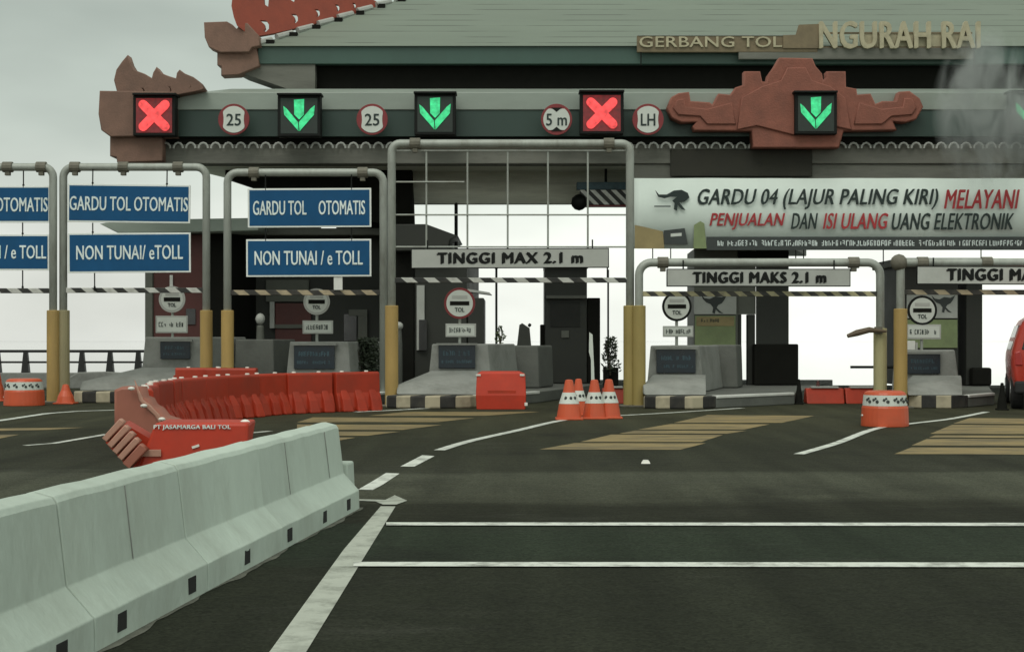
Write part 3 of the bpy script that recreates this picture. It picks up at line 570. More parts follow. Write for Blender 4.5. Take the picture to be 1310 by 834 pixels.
# ------------------------------------------------------------------ banner
Yb = 33.8
t = thing('banner', 'long pale banner with black and red Indonesian text under the canopy', 'banner', px(1080, 320, Yb))
b = MB(); n_ = 60; X0, X1 = PX(811, Yb), PX(1480, Yb)
for i in range(n_):
    xa, xb = X0 + (X1 - X0) * i / n_, X0 + (X1 - X0) * (i + 1) / n_
    f_ = lambda x, z: .03 * math.sin(x * 1.7 + z * .8) + .02 * math.sin(x * 4.1) + .04
    za, zt, zm = PZ(318, Yb), PZ(228, Yb), PZ(273, Yb)
    for z0, z1 in ((za, zm), (zm, zt)): b.poly([(xa, Yb + f_(xa, z0), z0), (xb, Yb + f_(xb, z0), z0), (xb, Yb + f_(xb, z1), z1), (xa, Yb + f_(xa, z1), z1)])
bmesh.ops.remove_doubles(b.bm, verts=b.bm.verts, dist=.0001)
o = b.out('cloth', 'banner', t, smooth=True); sm = o.modifiers.new('thickness', 'SOLIDIFY'); sm.thickness = .008
Yt = Yb - .02
text('lettering', 'GARDU 04 (LAJUR PALING KIRI)', 893, 242, 1200, 268, Yt, 'ink', t, .28, bold=.012)
text('lettering', 'MELAYANI', 1208, 243, 1304, 267, Yt, 'red_ink', t, .28, bold=.012)
text('lettering', 'PENJUALAN', 908, 273, 1004, 294, Yt, 'red_ink', t, .28, bold=.012)
text('lettering', 'DAN', 1012, 273, 1046, 293, Yt, 'ink', t, .28, bold=.012)
text('lettering', 'ISI ULANG', 1053, 273, 1136, 293, Yt, 'red_ink', t, .28, bold=.012)
text('lettering', 'UANG ELEKTRONIK', 1141, 273, 1297, 294, Yt, 'ink', t, .28, bold=.012)
flat('bird_logo', [(838, 243), (843, 249), (853, 249), (862, 244), (872, 243), (880, 247), (882, 253), (876, 258), (869, 259), (873, 264), (877, 269), (872, 268), (867, 262), (866, 270), (862, 268), (863, 260), (860, 257), (866, 252), (858, 252), (850, 254), (842, 252)], Yt, .008, 'ink', t)
flat('bird_logo', [(837, 263.3), (858, 263.3), (858, 264.8), (837, 264.8)], Yt, .008, 'ink', t)
st_ = MB().pbox(904, 303, 1470, 320, Yt - .004, .008).out('strip', 'strip', t)
rng = random.Random(3); scribble('small_print', 918, 307.5, 1310, 314.5, Yt - .005, 'letter_pale', t, rng, 4.5)
flat('picture', [(812, 288), (822, 290), (848, 296), (850, 318), (812, 318)], Yt, .008, 'tan', t)
flat('picture', [(849, 295), (876, 292), (880, 313), (850, 312)], Yt - .006, .008, 'strip', t)
flat('picture', [(858, 299), (872, 298), (872, 302), (858, 303)], Yt - .012, .006, 'sign_white', t)
flat('picture', [(887, 318), (888, 288), (896, 283), (901, 286), (904, 318)], Yt - .002, .006, 'green_board', t)
b = MB()
for x in (835, 858, 1018, 1028, 1130, 1255): b.tube([px(x, 318, Yb + .03), px(x, 338, Yb + .03)], .012, 6)
b.out('cord', 'black', t)

# ------------------------------------------------------------------ gantries
def rounded(x0, x1, yt, yb, Y, rad=13):
    P = [px(x0, yb, Y)]
    for k in range(7): a = math.pi - k * math.pi / 12; P.append(px(x0 + rad + rad * math.cos(a), yt + rad - rad * math.sin(a), Y))
    for k in range(7): a = math.pi / 2 - k * math.pi / 12; P.append(px(x1 - rad + rad * math.cos(a), yt + rad - rad * math.sin(a), Y))
    P.append(px(x1, yb, Y)); return P
def gantry(x0, x1, yt, Y, ybar, label, bar='stripe_bw', sl_top=(397, 397), clamps=(), rad=13, sleeves=('yellow', 'yellow'), rr=.078, bent=True):
    yb = HY + CH * F / Y
    t = thing('height_gantry', label, 'height gantry', ((PX(x0, Y) + PX(x1, Y)) / 2, Y, 0), 'pipe height gantries across the lanes')
    MB().tube(rounded(x0, x1, yt, yb, Y, rad), rr, 14).out('pipe_frame', 'steel', t, smooth=True)
    for x, s, sl_ in ((x0, sleeves[0], sl_top[0]), (x1, sleeves[1], sl_top[1])):
        if s:
            MB().lathe((PX(x, Y), Y, 0), [(.125, 0), (.125, PZ(sl_, Y) - .01), (.115, PZ(sl_, Y))], 18).out('post_sleeve', s, t)
            MB().box(PX(x, Y) - .2, PX(x, Y) + .2, Y - .2, Y + .2, .0, .035).out('base_plate', 'rust', t, .008)
    if ybar:
        MB().box(PX(x0, Y) + .06, PX(x1, Y) - .06, Y - .04, Y + .04, PZ(ybar + 3.2, Y), PZ(ybar - 3.2, Y)).out('height_bar', bar, t, .008)
    for cx in clamps:
        b = MB(); c = px(cx, yt, Y); b.tube([c + Vector((-.10, 0, 0)), c + Vector((.10, 0, 0))], rr + .03, 12); b.box(c.x - .05, c.x + .05, c.y - .05, c.y + .05, c.z - rr - .09, c.z - rr); b.out('clamp', 'rust', t, .008)
    return t
gA = gantry(-130, 68, 214, 31.2, 372, 'leftmost pipe gantry running out of the photo, right post in yellow sleeve', clamps=(10, 53))
gB = gantry(81, 264, 214, 31.3, 371.5, 'pipe gantry with two blue signs standing left of the red barriers', clamps=(96, 158, 228), sleeves=('olive', 'yellow'))
gC = gantry(291, 490.5, 221, 30.9, 374.5, 'pipe gantry with two blue signs behind the long red barrier row', 'stripe_tan', clamps=(325, 464), sleeves=('yellow', None))
gD = gantry(501, 806, 184, 29.4, 358.5, 'tallest pipe gantry with wire grid above the closed lane', 'stripe_bw', sl_top=(391, 391), clamps=(531, 779), rad=11, sleeves=('yellow', 'ochre'))
gE = gantry(817.5, 1126, 336, 29.3, 376, 'low pipe gantry under the long banner, pale right post', 'stripe_olive', sl_top=(391, 420), clamps=(848, 1092), sleeves=('ochre', 'yellow_green'), rad=16)
gF = gantry(1152, 1480, 336, 28.9, 374, 'rightmost low pipe gantry with ball on its left corner', 'stripe_tan', sl_top=(395, 395), clamps=(1180, 1262), rad=6)
MB().blob(px(1150, 336, 28.9), .16, 2).out('corner_ball', 'rust', gF, smooth=True)
Yd = 29.4
b = MB()
for y, xa, xb in ((193, 503, 804), (233, 503, 594), (275, 503, 804), (316, 503, 804)): b.tube([px(xa, y, Yd), px(xb, y, Yd)], .016, 8)
for x in (545.5, 598, 649.5, 701, 752): b.tube([px(x, 193, Yd + .02), px(x, 318, Yd + .02)], .018, 8)
b.out('wire_grid', 'steel', gD)
MB().pbox(505, 185.5, 803, 190.5, Yd - .02, .08).out('cable_tray', 'rust', gD)
b = MB()
for x in (635, 777): b.tube([px(x, 342, Yd + .05), px(x, 358, Yd + .05)], .014, 6)
b.out('hanger', 'black', gD)

# ------------------------------------------------------------------ hanging signs
def blue_sign(x0, y0, x1, y1, Y, words, label, rods, lean=0.0):
    t = thing('lane_sign', label, 'sign', px((x0 + x1) / 2, y1, Y), 'blue hanging lane signs')
    MB().pbox(x0, y0, x1, y1, Y, .035).out('border', 'border_white', t, .004)
    MB().pbox(x0 + 2.2, y0 + 2.2, x1 - 2.2, y1 - 2.2, Y - .005, .004).out('panel', 'blue', t)
    for s, xa, xb, ya, yb in words: text('lettering', s, xa, ya, xb, yb, Y - .006, 'letter_pale', t, bold=.008)
    b = MB()
    for x, ya, yb in rods: b.tube([px(x, ya, Y + .02), px(x, yb, Y + .02)], [.014, .014], 6); b.tube([px(x, yb - 2, Y + .02), px(x, yb + 4, Y + .02)], .024, 6)
    if rods: b.out('hanger', 'black', t)
    for o in list(t.children): pass
    t.rotation_euler.y = lean
    return t
YB = 31.2
blue_sign(-92, 238, 64, 285, YB, [('GARDU TOL OTOMATIS', -86, 61, 253, 271)], 'blue automatic toll lane sign cut by the left edge, upper of two', [(30, 216, 238)])
blue_sign(-92, 300, 63, 346, YB, [('NON TUNAI / e TOLL', -78, 59, 314, 331)], 'blue non cash lane sign cut by the left edge, lower of two', [(29, 285, 300), (29, 346, 368)])
blue_sign(86, 236, 243, 285, YB, [('GARDU TOL OTOMATIS', 89, 240, 252, 270)], 'blue GARDU TOL OTOMATIS sign against open sky left of the booths', [(118, 217, 236), (213, 217, 236)], .012)
blue_sign(87, 298, 244, 349, YB, [('NON TUNAI/ eTOLL', 98, 234, 314, 332)], 'blue NON TUNAI sign hanging above the first toll booth', [(119, 285, 298), (121, 349, 368)], -.006)
blue_sign(317, 241, 475, 291, 30.8, [('GARDU TOL', 324, 392, 257, 275), ('OTOMATIS', 408, 467, 257, 275)], 'blue GARDU TOL OTOMATIS sign before the dark columns, nearest the grid gantry', [(340, 224, 241), (450, 224, 241)], -.005)
s_ = blue_sign(315, 306, 475, 354, 30.8, [('NON TUNAI / e TOLL', 326, 464, 321, 339)], 'blue NON TUNAI / e TOLL sign before the dark columns, with white tab', [(340, 291, 306), (450, 291, 306)], -.004)
MB().pbox(427, 354, 438, 371, 30.82, .02).out('tab', 'white', s_)
def height_sign(x0, y0, x1, y1, Y, words, label, box, lean=0.0):
    t = thing('height_sign', label, 'height sign', px((x0 + x1) / 2, y1, Y), 'white height limit boards')
    MB().pbox(x0 - 1.2, y0 - 1.2, x1 + 1.2, y1 + 1.2, Y, .06).out('frame', 'black', t, .006)
    MB().pbox(x0, y0, x1, y1, Y - .006, .005).out('panel', 'sign_grey', t)
    text('lettering', words, *box, Y - .007, 'black', t, bold=.05)
    b = MB()
    for x in (x0 + 20, x1 - 20): b.tube([px(x, y0 - 12, Y + .03), px(x, y0, Y + .03)], .014, 6)
    b.out('hanger', 'black', t)
    t.rotation_euler.y = lean; return t
height_sign(527, 319, 778, 342, 29.25, 'TINGGI MAX 2.1 m', 'long pale TINGGI MAX 2.1 m board below the wire grid', (560, 323.5, 745, 337), -.004)
height_sign(854, 345, 1087, 365.5, 29.1, 'TINGGI MAKS 2.1 m', 'long pale TINGGI MAKS 2.1 m board below the banner', (887, 348.5, 1056, 362), 0)
height_sign(1174, 342, 1440, 363, 28.75, 'TINGGI MAKS 2.1 m', 'long pale TINGGI MAKS board cut by the right edge', (1212, 344.5, 1400, 359), .003)

# ------------------------------------------------------------------ toll islands
def island(pts, label, h=.23):                     # striped nose, plain dark sides with a pale top edge
    P = [Vector((p[0], p[1], 0)) for p in pts]; a, a2, b2, b_, c_, d_, e_ = P; c = sum(P, Vector()) / len(P)
    t = thing('toll_island', label, 'traffic island', c, 'kerbed toll islands')
    f = Vector((a.x + .02, b_.y + .25, 0)); r_ = b_.lerp(c_, .10)
    MB().prism([a, a2, b2, b_, r_, Vector((a.x + SH * (r_.y - a.y), r_.y, 0))], (0, 0, h)).out('kerb', 'kerb', t, .03)
    MB().prism([Vector((a.x + SH * (r_.y - a.y), r_.y + .004, 0)), r_ + Vector((0, .004, 0)), c_, d_, e_], (0, 0, h - .004)).out('kerb_side', 'concrete_dark', t, .02)
    n_ = Vector((c_.y - r_.y, -(c_.x - r_.x), 0)).normalized()
    MB().prism([r_ + n_ * .015 + Vector((0, 0, h - .05)), c_ + n_ * .015 + Vector((0, 0, h - .05)), c_ - n_ * .12 + Vector((0, 0, h - .05)), r_ - n_ * .12 + Vector((0, 0, h - .05))], (0, 0, .054)).out('kerb_edge', 'white', t, .012)
    return t
def g(x, Y): return (PX(x, Y), Y)
def back(pt, Y): return (pt[0] + SH * (Y - pt[1]), Y)
def isl(xl_, xr_, xw, Y0, Yw, label, Yend=40.4):
    a, b_, c_ = g(xl_, Y0 + .1), g(xr_, Y0), g(xw, Yw)
    island([a, (a[0] + .25, Y0 - .15), (b_[0] - .3, Y0 - .2), b_, c_, back(c_, Yend), back((a[0], a[1]), Yend)], label)
isl(90, 262, 276, 31.2, 33.5, 'toll island with kerb showing left of the red barriers')
isl(318, 478, 500, 29.9, 31.2, 'toll island mostly hidden behind the long red barrier row')
isl(493, 602, 690, 28.75, 31.2, 'toll island with cream and black kerb beside the single red barrier')
isl(823, 905, 1016, 28.5, 30.4, 'toll island with striped kerb under the TINGGI MAKS board')
isl(1158, 1235, 1272, 28.9, 30.2, 'toll island with striped kerb behind the orange drum')

def crash_block(x0, x1, y0, y1, Y, dep, disp, label, nose=None, rng=random.Random(5), two=None):
    z0 = .235
    t = thing('concrete_block', label, 'concrete block', (PX((x0 + x1) / 2, Y), Y, z0), 'concrete guard blocks on the islands')
    X0, X1 = PX(x0, Y), PX(x1, Y); zt = PZ(y0, Y); zb_ = z0; d = SH * dep
    MB().hexa([(X0 - .04, Y - .06, zb_), (X1 + .05, Y - .06, zb_), (X1 + d + .05, Y + dep, zb_), (X0 + d, Y + dep, zb_), (X0 + .05, Y + .03, zt), (X1 - .03, Y + .03, zt), (X1 + d - .05, Y + dep, zt), (X0 + d + .05, Y + dep, zt)]).out('body', 'concrete', t, .025)
    if disp:
        a, b_, c_, d_ = disp; Yd_ = Y - .075
        dp = MB().pbox(a, b_, c_, d_, Yd_, .05).out('display_board', 'screen', t, .006)
        MB().pbox(a - 2.5, b_ - 2.5, c_ + 2.5, b_ - .2, Yd_ - .05, .12).out('visor', 'concrete', t)
        scribble('board_text', a + 6, b_ + (d_ - b_) * .25, c_ - 6, b_ + (d_ - b_) * .45, Yd_, 'screen_text', dp, rng, 4)
        scribble('board_text', a + 4, b_ + (d_ - b_) * .65, c_ - 4, b_ + (d_ - b_) * .78, Yd_, 'screen_text', dp, rng, 3)
    if nose: MB().hull(nose(z0)).out('nose', 'concrete', t, .03)
    return t
def nose3(xa, xb, xta, xtb, yt, Yn, Yk):
    return lambda z0: [Vector((PX(xa, Yn), Yn, z0)), Vector((PX(xb, Yn), Yn, z0)), Vector((PX(xb, Yn), Yk, z0)), Vector((PX(xa, Yn), Yk, z0)), Vector((PX(xa, Yn), Yn + .2, z0 + .18)), px(xta, yt, Yk - .1), px(xtb, yt, Yk - .1), px(xtb, yt + 3, Yk - .4), px((xta + xb) / 2, yt + 6, Yk - .7)]
B1 = crash_block(182, 258, 431, 0, 33.2, 2.2, (205, 437, 243, 459), 'concrete guard block with dark blue board below the leftmost round toll sign', nose3(101, 262, 182, 255, 470, 31.5, 33.0))
B2 = crash_block(367, 447, 437, 0, 31.6, 2.2, (376, 442, 428, 472), 'concrete guard block with dark board right behind the red barrier row', None)
B3 = crash_block(549, 626, 440, 0, 31.0, 2.0, (561, 441.5, 608, 471), 'concrete guard block with blue board left of the single red barrier', nose3(507, 612, 552, 612, 474, 29.2, 30.85))
B4 = crash_block(829, 897, 442, 0, 30.6, 2.6, (840, 447, 890, 477), 'concrete guard block with blue board beside the thick yellow sleeve', nose3(824, 904, 836, 903, 479, 28.9, 30.4))
B5 = crash_block(1142, 1224, 448, 0, 30.4, 2.0, (1160, 453, 1203, 478), 'concrete guard block with blue board behind the orange drum', nose3(1162, 1232, 1168, 1230, 480, 28.8, 30.2))
def plain_block(x0, x1, y0, Y, label, dep=1.2):
    t = thing('concrete_block', label, 'concrete block', (PX((x0 + x1) / 2, Y), Y, .235), 'concrete guard blocks on the islands')
    MB().box(PX(x0, Y), PX(x1, Y), Y, Y + dep, .235, PZ(y0, Y), SH, .03).out('body', 'concrete_dark', t, .03)
plain_block(299, 351, 434, 34.6, 'plain concrete block between yellow sleeve and the second booth sign')
plain_block(628, 690, 442, 33.2, 'plain concrete block rising behind the single red barrier')
plain_block(908, 944, 441, 33.3, 'plain dark concrete block under the olive board', .8)

def toll_sign(cx, cy, r, Y, zbase, plate, label, ring='rim_red', halo=False):
    t = thing('toll_sign', label, 'round sign', (PX(cx, Y), Y, zbase), 'round toll stop signs on the islands')
    MB().tube([(PX(cx, Y), Y + .06, zbase), (PX(cx, Y), Y + .06, PZ(cy, Y))], .03, 8).out('pole', 'steel', t)
    rm = MB().disc(px(cx, cy, Y), r * Y / F, .035).out('rim', ring, t, .004)
    MB().disc(px(cx, cy, Y - .005), (r - 3) * Y / F, .004).out('face', 'sign_white', t)
    MB().pbox(cx - r * .62, cy - 2.6, cx + r * .62, cy + 2.6, Y - .012, .006).out('bar', 'void', t, .002)
    MB().pbox(cx - r * .5, cy - r * .5, cx + r * .5, cy - r * .28, Y - .010, .004).out('band', 'sign_grey', t)
    text('lettering', 'TOL', cx - r * .3, cy + r * .28, cx + r * .3, cy + r * .55, Y - .006, 'ink', t, bold=.02)
    x0, y0, x1, y1 = plate
    pl = MB().pbox(x0, y0, x1, y1, Y, .03).out('name_plate', 'sign_grey', t, .006)
    MB().pbox(x0 + 2, y0 + 2, x1 - 2, y1 - 2, Y - .004, .003).out('plate_face', 'sign_white', pl)
    scribble('small_print', x0 + 4, (y0 + y1) / 2 - 3, x1 - 4, (y0 + y1) / 2 + 3, Y - .005, 'ink', pl, random.Random(int(cx)), 3.4)
    return t
toll_sign(220, 383, 17, 33.6, PZ(431, 33.2), (199, 404, 240, 426), 'white toll disc on maroon booth, leftmost of the toll discs', 'sign_grey')
toll_sign(405, 386, 17, 32.0, PZ(437, 31.6), (387, 410, 426, 427), 'white toll disc half hidden by the tan striped bar', 'sign_grey')
toll_sign(588, 388, 20, 31.4, PZ(440, 31), (570, 414, 609, 431), 'red ringed toll disc in front of the grey booth under the grid gantry')
toll_sign(866, 392, 19, 30.9, PZ(442, 30.6), (848, 417, 887, 431), 'black ringed toll disc standing against white sky', 'black')
toll_sign(1180, 397, 19, 30.7, PZ(448, 30.4), (1160, 415, 1204, 434), 'black ringed toll disc overlapping the rightmost bird board', 'black')

# ------------------------------------------------------------------ booths
def bird(par, x, y, s, Y):
    q = [(0, 0), (4, 4), (10, 5), (16, 2), (24, 3), (30, 0), (27, 6), (24, 10), (20, 12), (18, 15), (22, 19), (26, 22), (21, 21), (17, 17), (16, 22), (13, 21), (14, 15), (11, 11), (6, 9), (2, 5)]
    flat('bird_emblem', [(x + a * s, y + c * s) for a, c in q], Y, .008, 'strip', par)
z0 = .235
# first booth, maroon
Y = 36.0
t = thing('toll_booth', 'maroon toll booth with thin winged roof behind the leftmost blue signs', 'toll booth', (PX(225, Y), Y, z0), 'toll booths')
MB().box(PX(196, Y), PX(262, Y), Y, Y + 3, z0, PZ(300, Y), SH).out('wall', 'maroon', t, .02)
MB().box(PX(186, Y), PX(195.5, Y), Y - .05, Y + 3, z0, PZ(300, Y), SH).out('corner_post', 'booth_grey', t, .01)
MB().box(PX(262.5, Y), PX(292, Y), Y + .1, Y + 3, z0, PZ(296, Y), SH).out('wall', 'void', t, .01)
flat('roof', [(131, 287), (150, 283), (330, 280), (330, 294), (210, 297), (152, 297.5)], Y - .5, 3.6, 'flash', t, bev=.02)
MB().pbox(238, 395, 250, 415, Y - .03, .02).out('window', 'glass', t)
MB().pbox(217, 352, 221, 370, Y - .04, .03).out('lamp', 'white', t, .005)
# second booth
Y = 37.0
t = thing('toll_booth', 'dark toll booth with maroon door and pale window frames behind red barriers', 'toll booth', (PX(410, Y), Y, z0), 'toll booths')
MB().box(PX(300, Y), PX(505, Y), Y + .5, Y + 3.4, z0, PZ(300, Y), 0).out('wall', 'booth_dark', t, .02)
MB().pbox(352, 388, 398, 460, Y + .42, .07).out('door', 'maroon', t, .01)
MB().pbox(340, 358, 395, 386, Y + .40, .09).out('hood_panel', 'booth_grey', t, .01)
w_ = MB().pbox(345, 386, 351, 420, Y + .36, .06).out('window_frame', 'sign_grey', t, .005)
MB().pbox(351, 415, 392, 420, Y + .37, .05).out('window_frame', 'booth_grey', t, .005)
MB().pbox(446, 396, 470, 404, Y + .38, .1).out('hood_panel', 'booth_grey', t, .005)
MB().pbox(458, 404, 470, 440, Y + .38, .1).out('corner_post', 'booth_grey', t, .005)
MB().pbox(440, 402, 456, 436, Y + .45, .04).out('window', 'glass', t)
MB().pbox(292, 292, 512, 301, Y - .3, 4).out('roof', 'booth_grey', t, .02)
# third booth
Y = 35.0
t = thing('toll_booth', 'grey toll booth with sloped dark roof behind the red ringed toll disc', 'toll booth', (PX(570, Y), Y, z0), 'toll booths')
MB().box(PX(530, Y), PX(597, Y), Y, Y + 2.6, z0, PZ(335, Y), SH * .3).out('wall', 'booth_dark', t, .02)
MB().box(PX(506, Y), PX(529.5, Y), Y - .05, Y + 2.6, z0, PZ(312, Y), 0).out('wall', 'void', t, .01)
MB().pbox(533, 365, 543, 448, Y - .06, .05).out('corner_post', 'sign_grey', t, .005)
MB().pbox(536, 409, 546, 448, Y - .11, .05).out('window', 'glass', t)
MB().box(PX(598, Y), PX(619, Y), Y + .05, Y + 2.2, z0, PZ(381, Y), 0).out('side_cabinet', 'booth_dark', t, .02)
MB().hexa([px(598, 373, Y), px(629, 377, Y), px(629, 377, Y) + Vector((0, .8, 0)), px(598, 373, Y) + Vector((0, .8, 0)), px(598, 369.5, Y), px(626, 374, Y), px(626, 374, Y) + Vector((0, .8, 0)), px(598, 369.5, Y) + Vector((0, .8, 0))]).out('awning', 'sign_grey', t)
flat('roof', [(505, 288), (545, 288), (583, 302), (575, 306), (572, 320), (505, 320)], Y - .4, 3.2, 'booth_dark', t, bev=.02)
# kiosk on the same island
Y = 36.8
t = thing('toll_kiosk', 'tall dark kiosk standing behind the group of cones', 'kiosk', (PX(730, Y), Y, z0))
MB().box(PX(697, Y), PX(751, Y), Y, Y + 1.6, z0, PZ(333, Y)).out('wall', 'booth_dark', t, .02)
MB().box(PX(751.3, Y), PX(768, Y), Y + .05, Y + 1.5, z0, PZ(381, Y), 0).out('side_cabinet', 'void', t, .02)
MB().pbox(699, 378, 750, 382, Y - .16, .16).out('ledge', 'booth_grey', t, .006)
MB().pbox(704, 386, 742, 418, Y - .025, .02).out('window', 'window_dark', t)
MB().pbox(718, 423, 728, 432, Y - .04, .03).out('card_slot', 'booth_grey', t, .004)
MB().pbox(697, 332, 754, 342, Y - .2, 2).out('roof', 'booth_grey', t, .01)
MB().box(PX(692, Y), PX(696.7, Y), Y + .2, Y + 1.2, z0, PZ(415, Y)).out('side_cabinet', 'void', t, .01)
# fourth booth
Y = 35.6
t = thing('toll_booth', 'toll booth carrying a bird board over an olive board, under the banner', 'toll booth', (PX(950, Y), Y, z0), 'toll booths')
MB().box(PX(888, Y), PX(944, Y), Y, Y + 2.2, z0, PZ(318, Y), .04).out('wall', 'booth_grey', t, .015)
MB().box(PX(967, Y), PX(1009, Y), Y, Y + 2.0, z0, PZ(318, Y), .165).out('wall', 'booth_dark', t, .015)
MB().pbox(944.3, 316, 966.7, 402, Y + .04, .3).out('infill_panel', 'booth_grey', t)
MB().box(PX(957, Y), PX(966.5, Y), Y + .05, Y + .3, z0, PZ(402.3, Y)).out('pillar', 'booth_dark', t, .01)
MB().pbox(944.3, 402.3, 948.5, 450, Y + .05, .2).out('pillar', 'booth_dark', t)
MB().pbox(944.5, 322, 1009, 331, Y - .04, .035).out('louvre', 'void', t)
MB().box(PX(962, Y), PX(1018, Y), Y - .35, Y - .02, z0, PZ(440, Y), 0).out('cabinet', 'void', t, .03)
p_ = MB().pbox(888, 376, 942, 402, Y - .05, .045).out('picture_board', 'sign_grey', t, .005); bird(p_, 897, 377, 1.1, Y - .06)
MB().pbox(889, 404, 941, 445, Y - .045, .04).out('notice_board', 'green_board', t, .005)
o_ = MB().pbox(891, 405, 939, 417, Y - .055, .008).out('notice_strip', 'tan', t); scribble('small_print', 897, 408, 920, 412, Y - .056, 'ink', o_, rng, 3)
MB().pbox(884, 308, 1014, 317.5, Y - .4, 3.4, SH).out('roof', 'booth_grey', t, .02)
# fifth booth
Y = 35.0
t = thing('toll_booth', 'toll booth with bird board and thin dark pillar, nearest the red van', 'toll booth', (PX(1200, Y), Y, z0), 'toll booths')
MB().box(PX(1155, Y), PX(1226, Y), Y, Y + 2.0, z0, PZ(340, Y), 0).out('wall', 'booth_dark', t, .015)
p_ = MB().pbox(1160, 376, 1225, 407, Y - .05, .045).out('picture_board', 'sign_grey', t, .005); bird(p_, 1192, 378, 1.0, Y - .06)
MB().pbox(1160, 409, 1225, 445, Y - .045, .04).out('notice_board', 'green_board', t, .005)
MB().box(PX(1236, Y), PX(1257, Y), Y, Y + .7, z0, PZ(340, Y), 0).out('pillar', 'booth_dark', t, .02)
MB().box(PX(1239, Y), PX(1264, Y), Y - .3, Y - .02, z0, PZ(470, Y), 0).out('cabinet', 'void', t, .05)
MB().pbox(1150, 330, 1262, 339.5, Y - .3, 2.6).out('roof', 'booth_grey', t, .02)

# small furniture on the islands
t = thing('pole', 'thin black pole rising above the plain block under the grid gantry', 'pole', (PX(635, 34), 34, .235)); MB().tube([(PX(635, 34), 34, .235), px(635, 343, 34)], .025, 8).out('shaft', 'black', t); MB().blob(px(635, 343, 34), .04, 1).out('cap', 'black', t)
t = thing('pole', 'thin dark pole seen through the grid left of the open sky', 'pole', (PX(583.5, 34.5), 34.5, .235)); MB().tube([(PX(583.5, 36), 36, .235), px(583.5, 262, 36)], .04, 8).out('shaft', 'black', t); MB().blob(px(583.5, 262, 36), .05, 1).out('cap', 'black', t)
t = thing('hazard_beam', 'chevron striped beam under the canopy at the grid gantry right side', 'beam', px(770, 262, 36))
MB().pbox(742, 243, 812, 262, 35.6, .3).out('striped_face', 'chevron', t, .01); MB().pbox(738, 233, 812, 242.6, 35.62, .3).out('upper_panel', 'screen_text', t, .01)
MB().blob(px(741, 259, 35.5), .19, 2).out('lamp', 'black', t, smooth=True); MB().pbox(742, 262.4, 812, 264.5, 35.62, .25).out('lower_edge', 'rim_red', t)
MB().tube([px(775, 233, 35.75), (px(775, 233, 35.75).x, 35.75, zs)], .03, 8).out('hanger', 'black', t)
t = thing('intercom', 'small dark slanted intercom box standing on the plain block', 'intercom', px(671, 442, 33.6))
flat('body', [(662, 442), (665, 416), (668, 414), (677, 420), (679, 442)], 33.5, .25, 'booth_dark', t, bev=.01); MB().blob(px(677.5, 416, 33.6), .045, 1).out('knob', 'black', t)
def plant(name, label, base, n, spread, hgt, leaf, m, rng, cat='plant', stems=5):
    t = thing(name, label, cat, base); b = MB(); lf = MB(); base = Vector(base)
    for k in range(stems):
        tip = base + Vector((rng.uniform(-spread, spread) * .7, rng.uniform(-spread, spread) * .7, hgt * rng.uniform(.6, .95))); b.tube([base, (base + tip) / 2 + Vector((rng.uniform(-.05, .05), 0, .05)), tip], [.015, .011, .006], 5)
    for k in range(n):
        h = rng.random() ** .8; a = rng.uniform(0, 6.283); r_ = spread * math.sqrt(rng.random()) * (1 - .45 * h)
        c = base + Vector((r_ * math.cos(a), r_ * math.sin(a), hgt * (.08 + .92 * h))); s = leaf * rng.uniform(.6, 1.3)
        u = Vector((rng.uniform(-1, 1), rng.uniform(-1, 1), rng.uniform(-.7, .9))).normalized(); v = u.orthogonal().normalized(); v = (v + Vector((rng.uniform(-.5, .5),) * 3)).normalized()
        lf.poly([c - u * s, c + v * s * .4, c + u * s, c - v * s * .4])
    b.out('stem', 'stem', t); lf.out('foliage', m, t); return t
plant('bush', 'dark leafy bush between red barrier row and the grid gantry post', (PX(470, 32.3), 32.3, .235), 1500, .36, 1.05, .055, 'leaf_dark', random.Random(11), 'bush', 8)
plant('plant', 'small sprig of plant on the plain block under the grid gantry', px(640, 442, 33.7), 60, .14, .42, .05, 'leaf', random.Random(12))
t = plant('plant', 'dark tangled plant on a thin pole beside the thick yellow sleeve', (PX(781, 33.5), 33.5, PZ(480, 33.5)), 420, .22, .82, .05, 'leaf_dark', random.Random(14))
MB().tube([(PX(778, 33.5), 33.5, 0), px(778, 345, 33.5)], .02, 8).out('pole', 'black', t)
t = thing('planter_post', 'dark stub post below the tangled plant by the cones', 'post', (PX(781, 33.6), 33.6, 0)); MB().box(PX(772, 33.6), PX(791, 33.6), 33.55, 33.8, 0, PZ(470, 33.6)).out('body', 'void', t, .01)
t = thing('marker_post', 'thin pale post leaning behind the middle cone', 'post', (PX(758, 29), 29, 0))
flat('blade', [(754, 425), (758, 428), (760, 470), (761, 502), (756.5, 502), (756, 460), (753.5, 450)], 29, .03, 'sign_white', t); MB().tube([px(759, 500, 29), (PX(759, 29), 29.02, 0)], .03, 8).out('foot', 'booth_dark', t)
t = thing('white_box', 'little white box on the concrete block by the rightmost toll disc', 'box', px(1166, 447, 30.8)); MB().pbox(1161, 436, 1171, 447.5, 30.7, .15).out('body', 'white', t, .008); MB().pbox(1171.2, 438, 1174, 447.5, 30.72, .12).out('lid', 'sign_grey', t)
t = thing('traffic_bollard', 'small pale bollard on the island of the second booth', 'bollard', (PX(333, 35.4), 35.4, .235)); MB().lathe((PX(333, 35.4), 35.4, .235), [(.10, 0), (.10, .9), (.08, PZ(418, 35.4) - .235), (.065, PZ(416, 35.4) - .235)], 14).out('body', 'booth_grey', t); MB().blob(px(333, 408, 35.4), .11, 2, (1, 1, 1.2)).out('head', 'sign_grey', t, smooth=True)
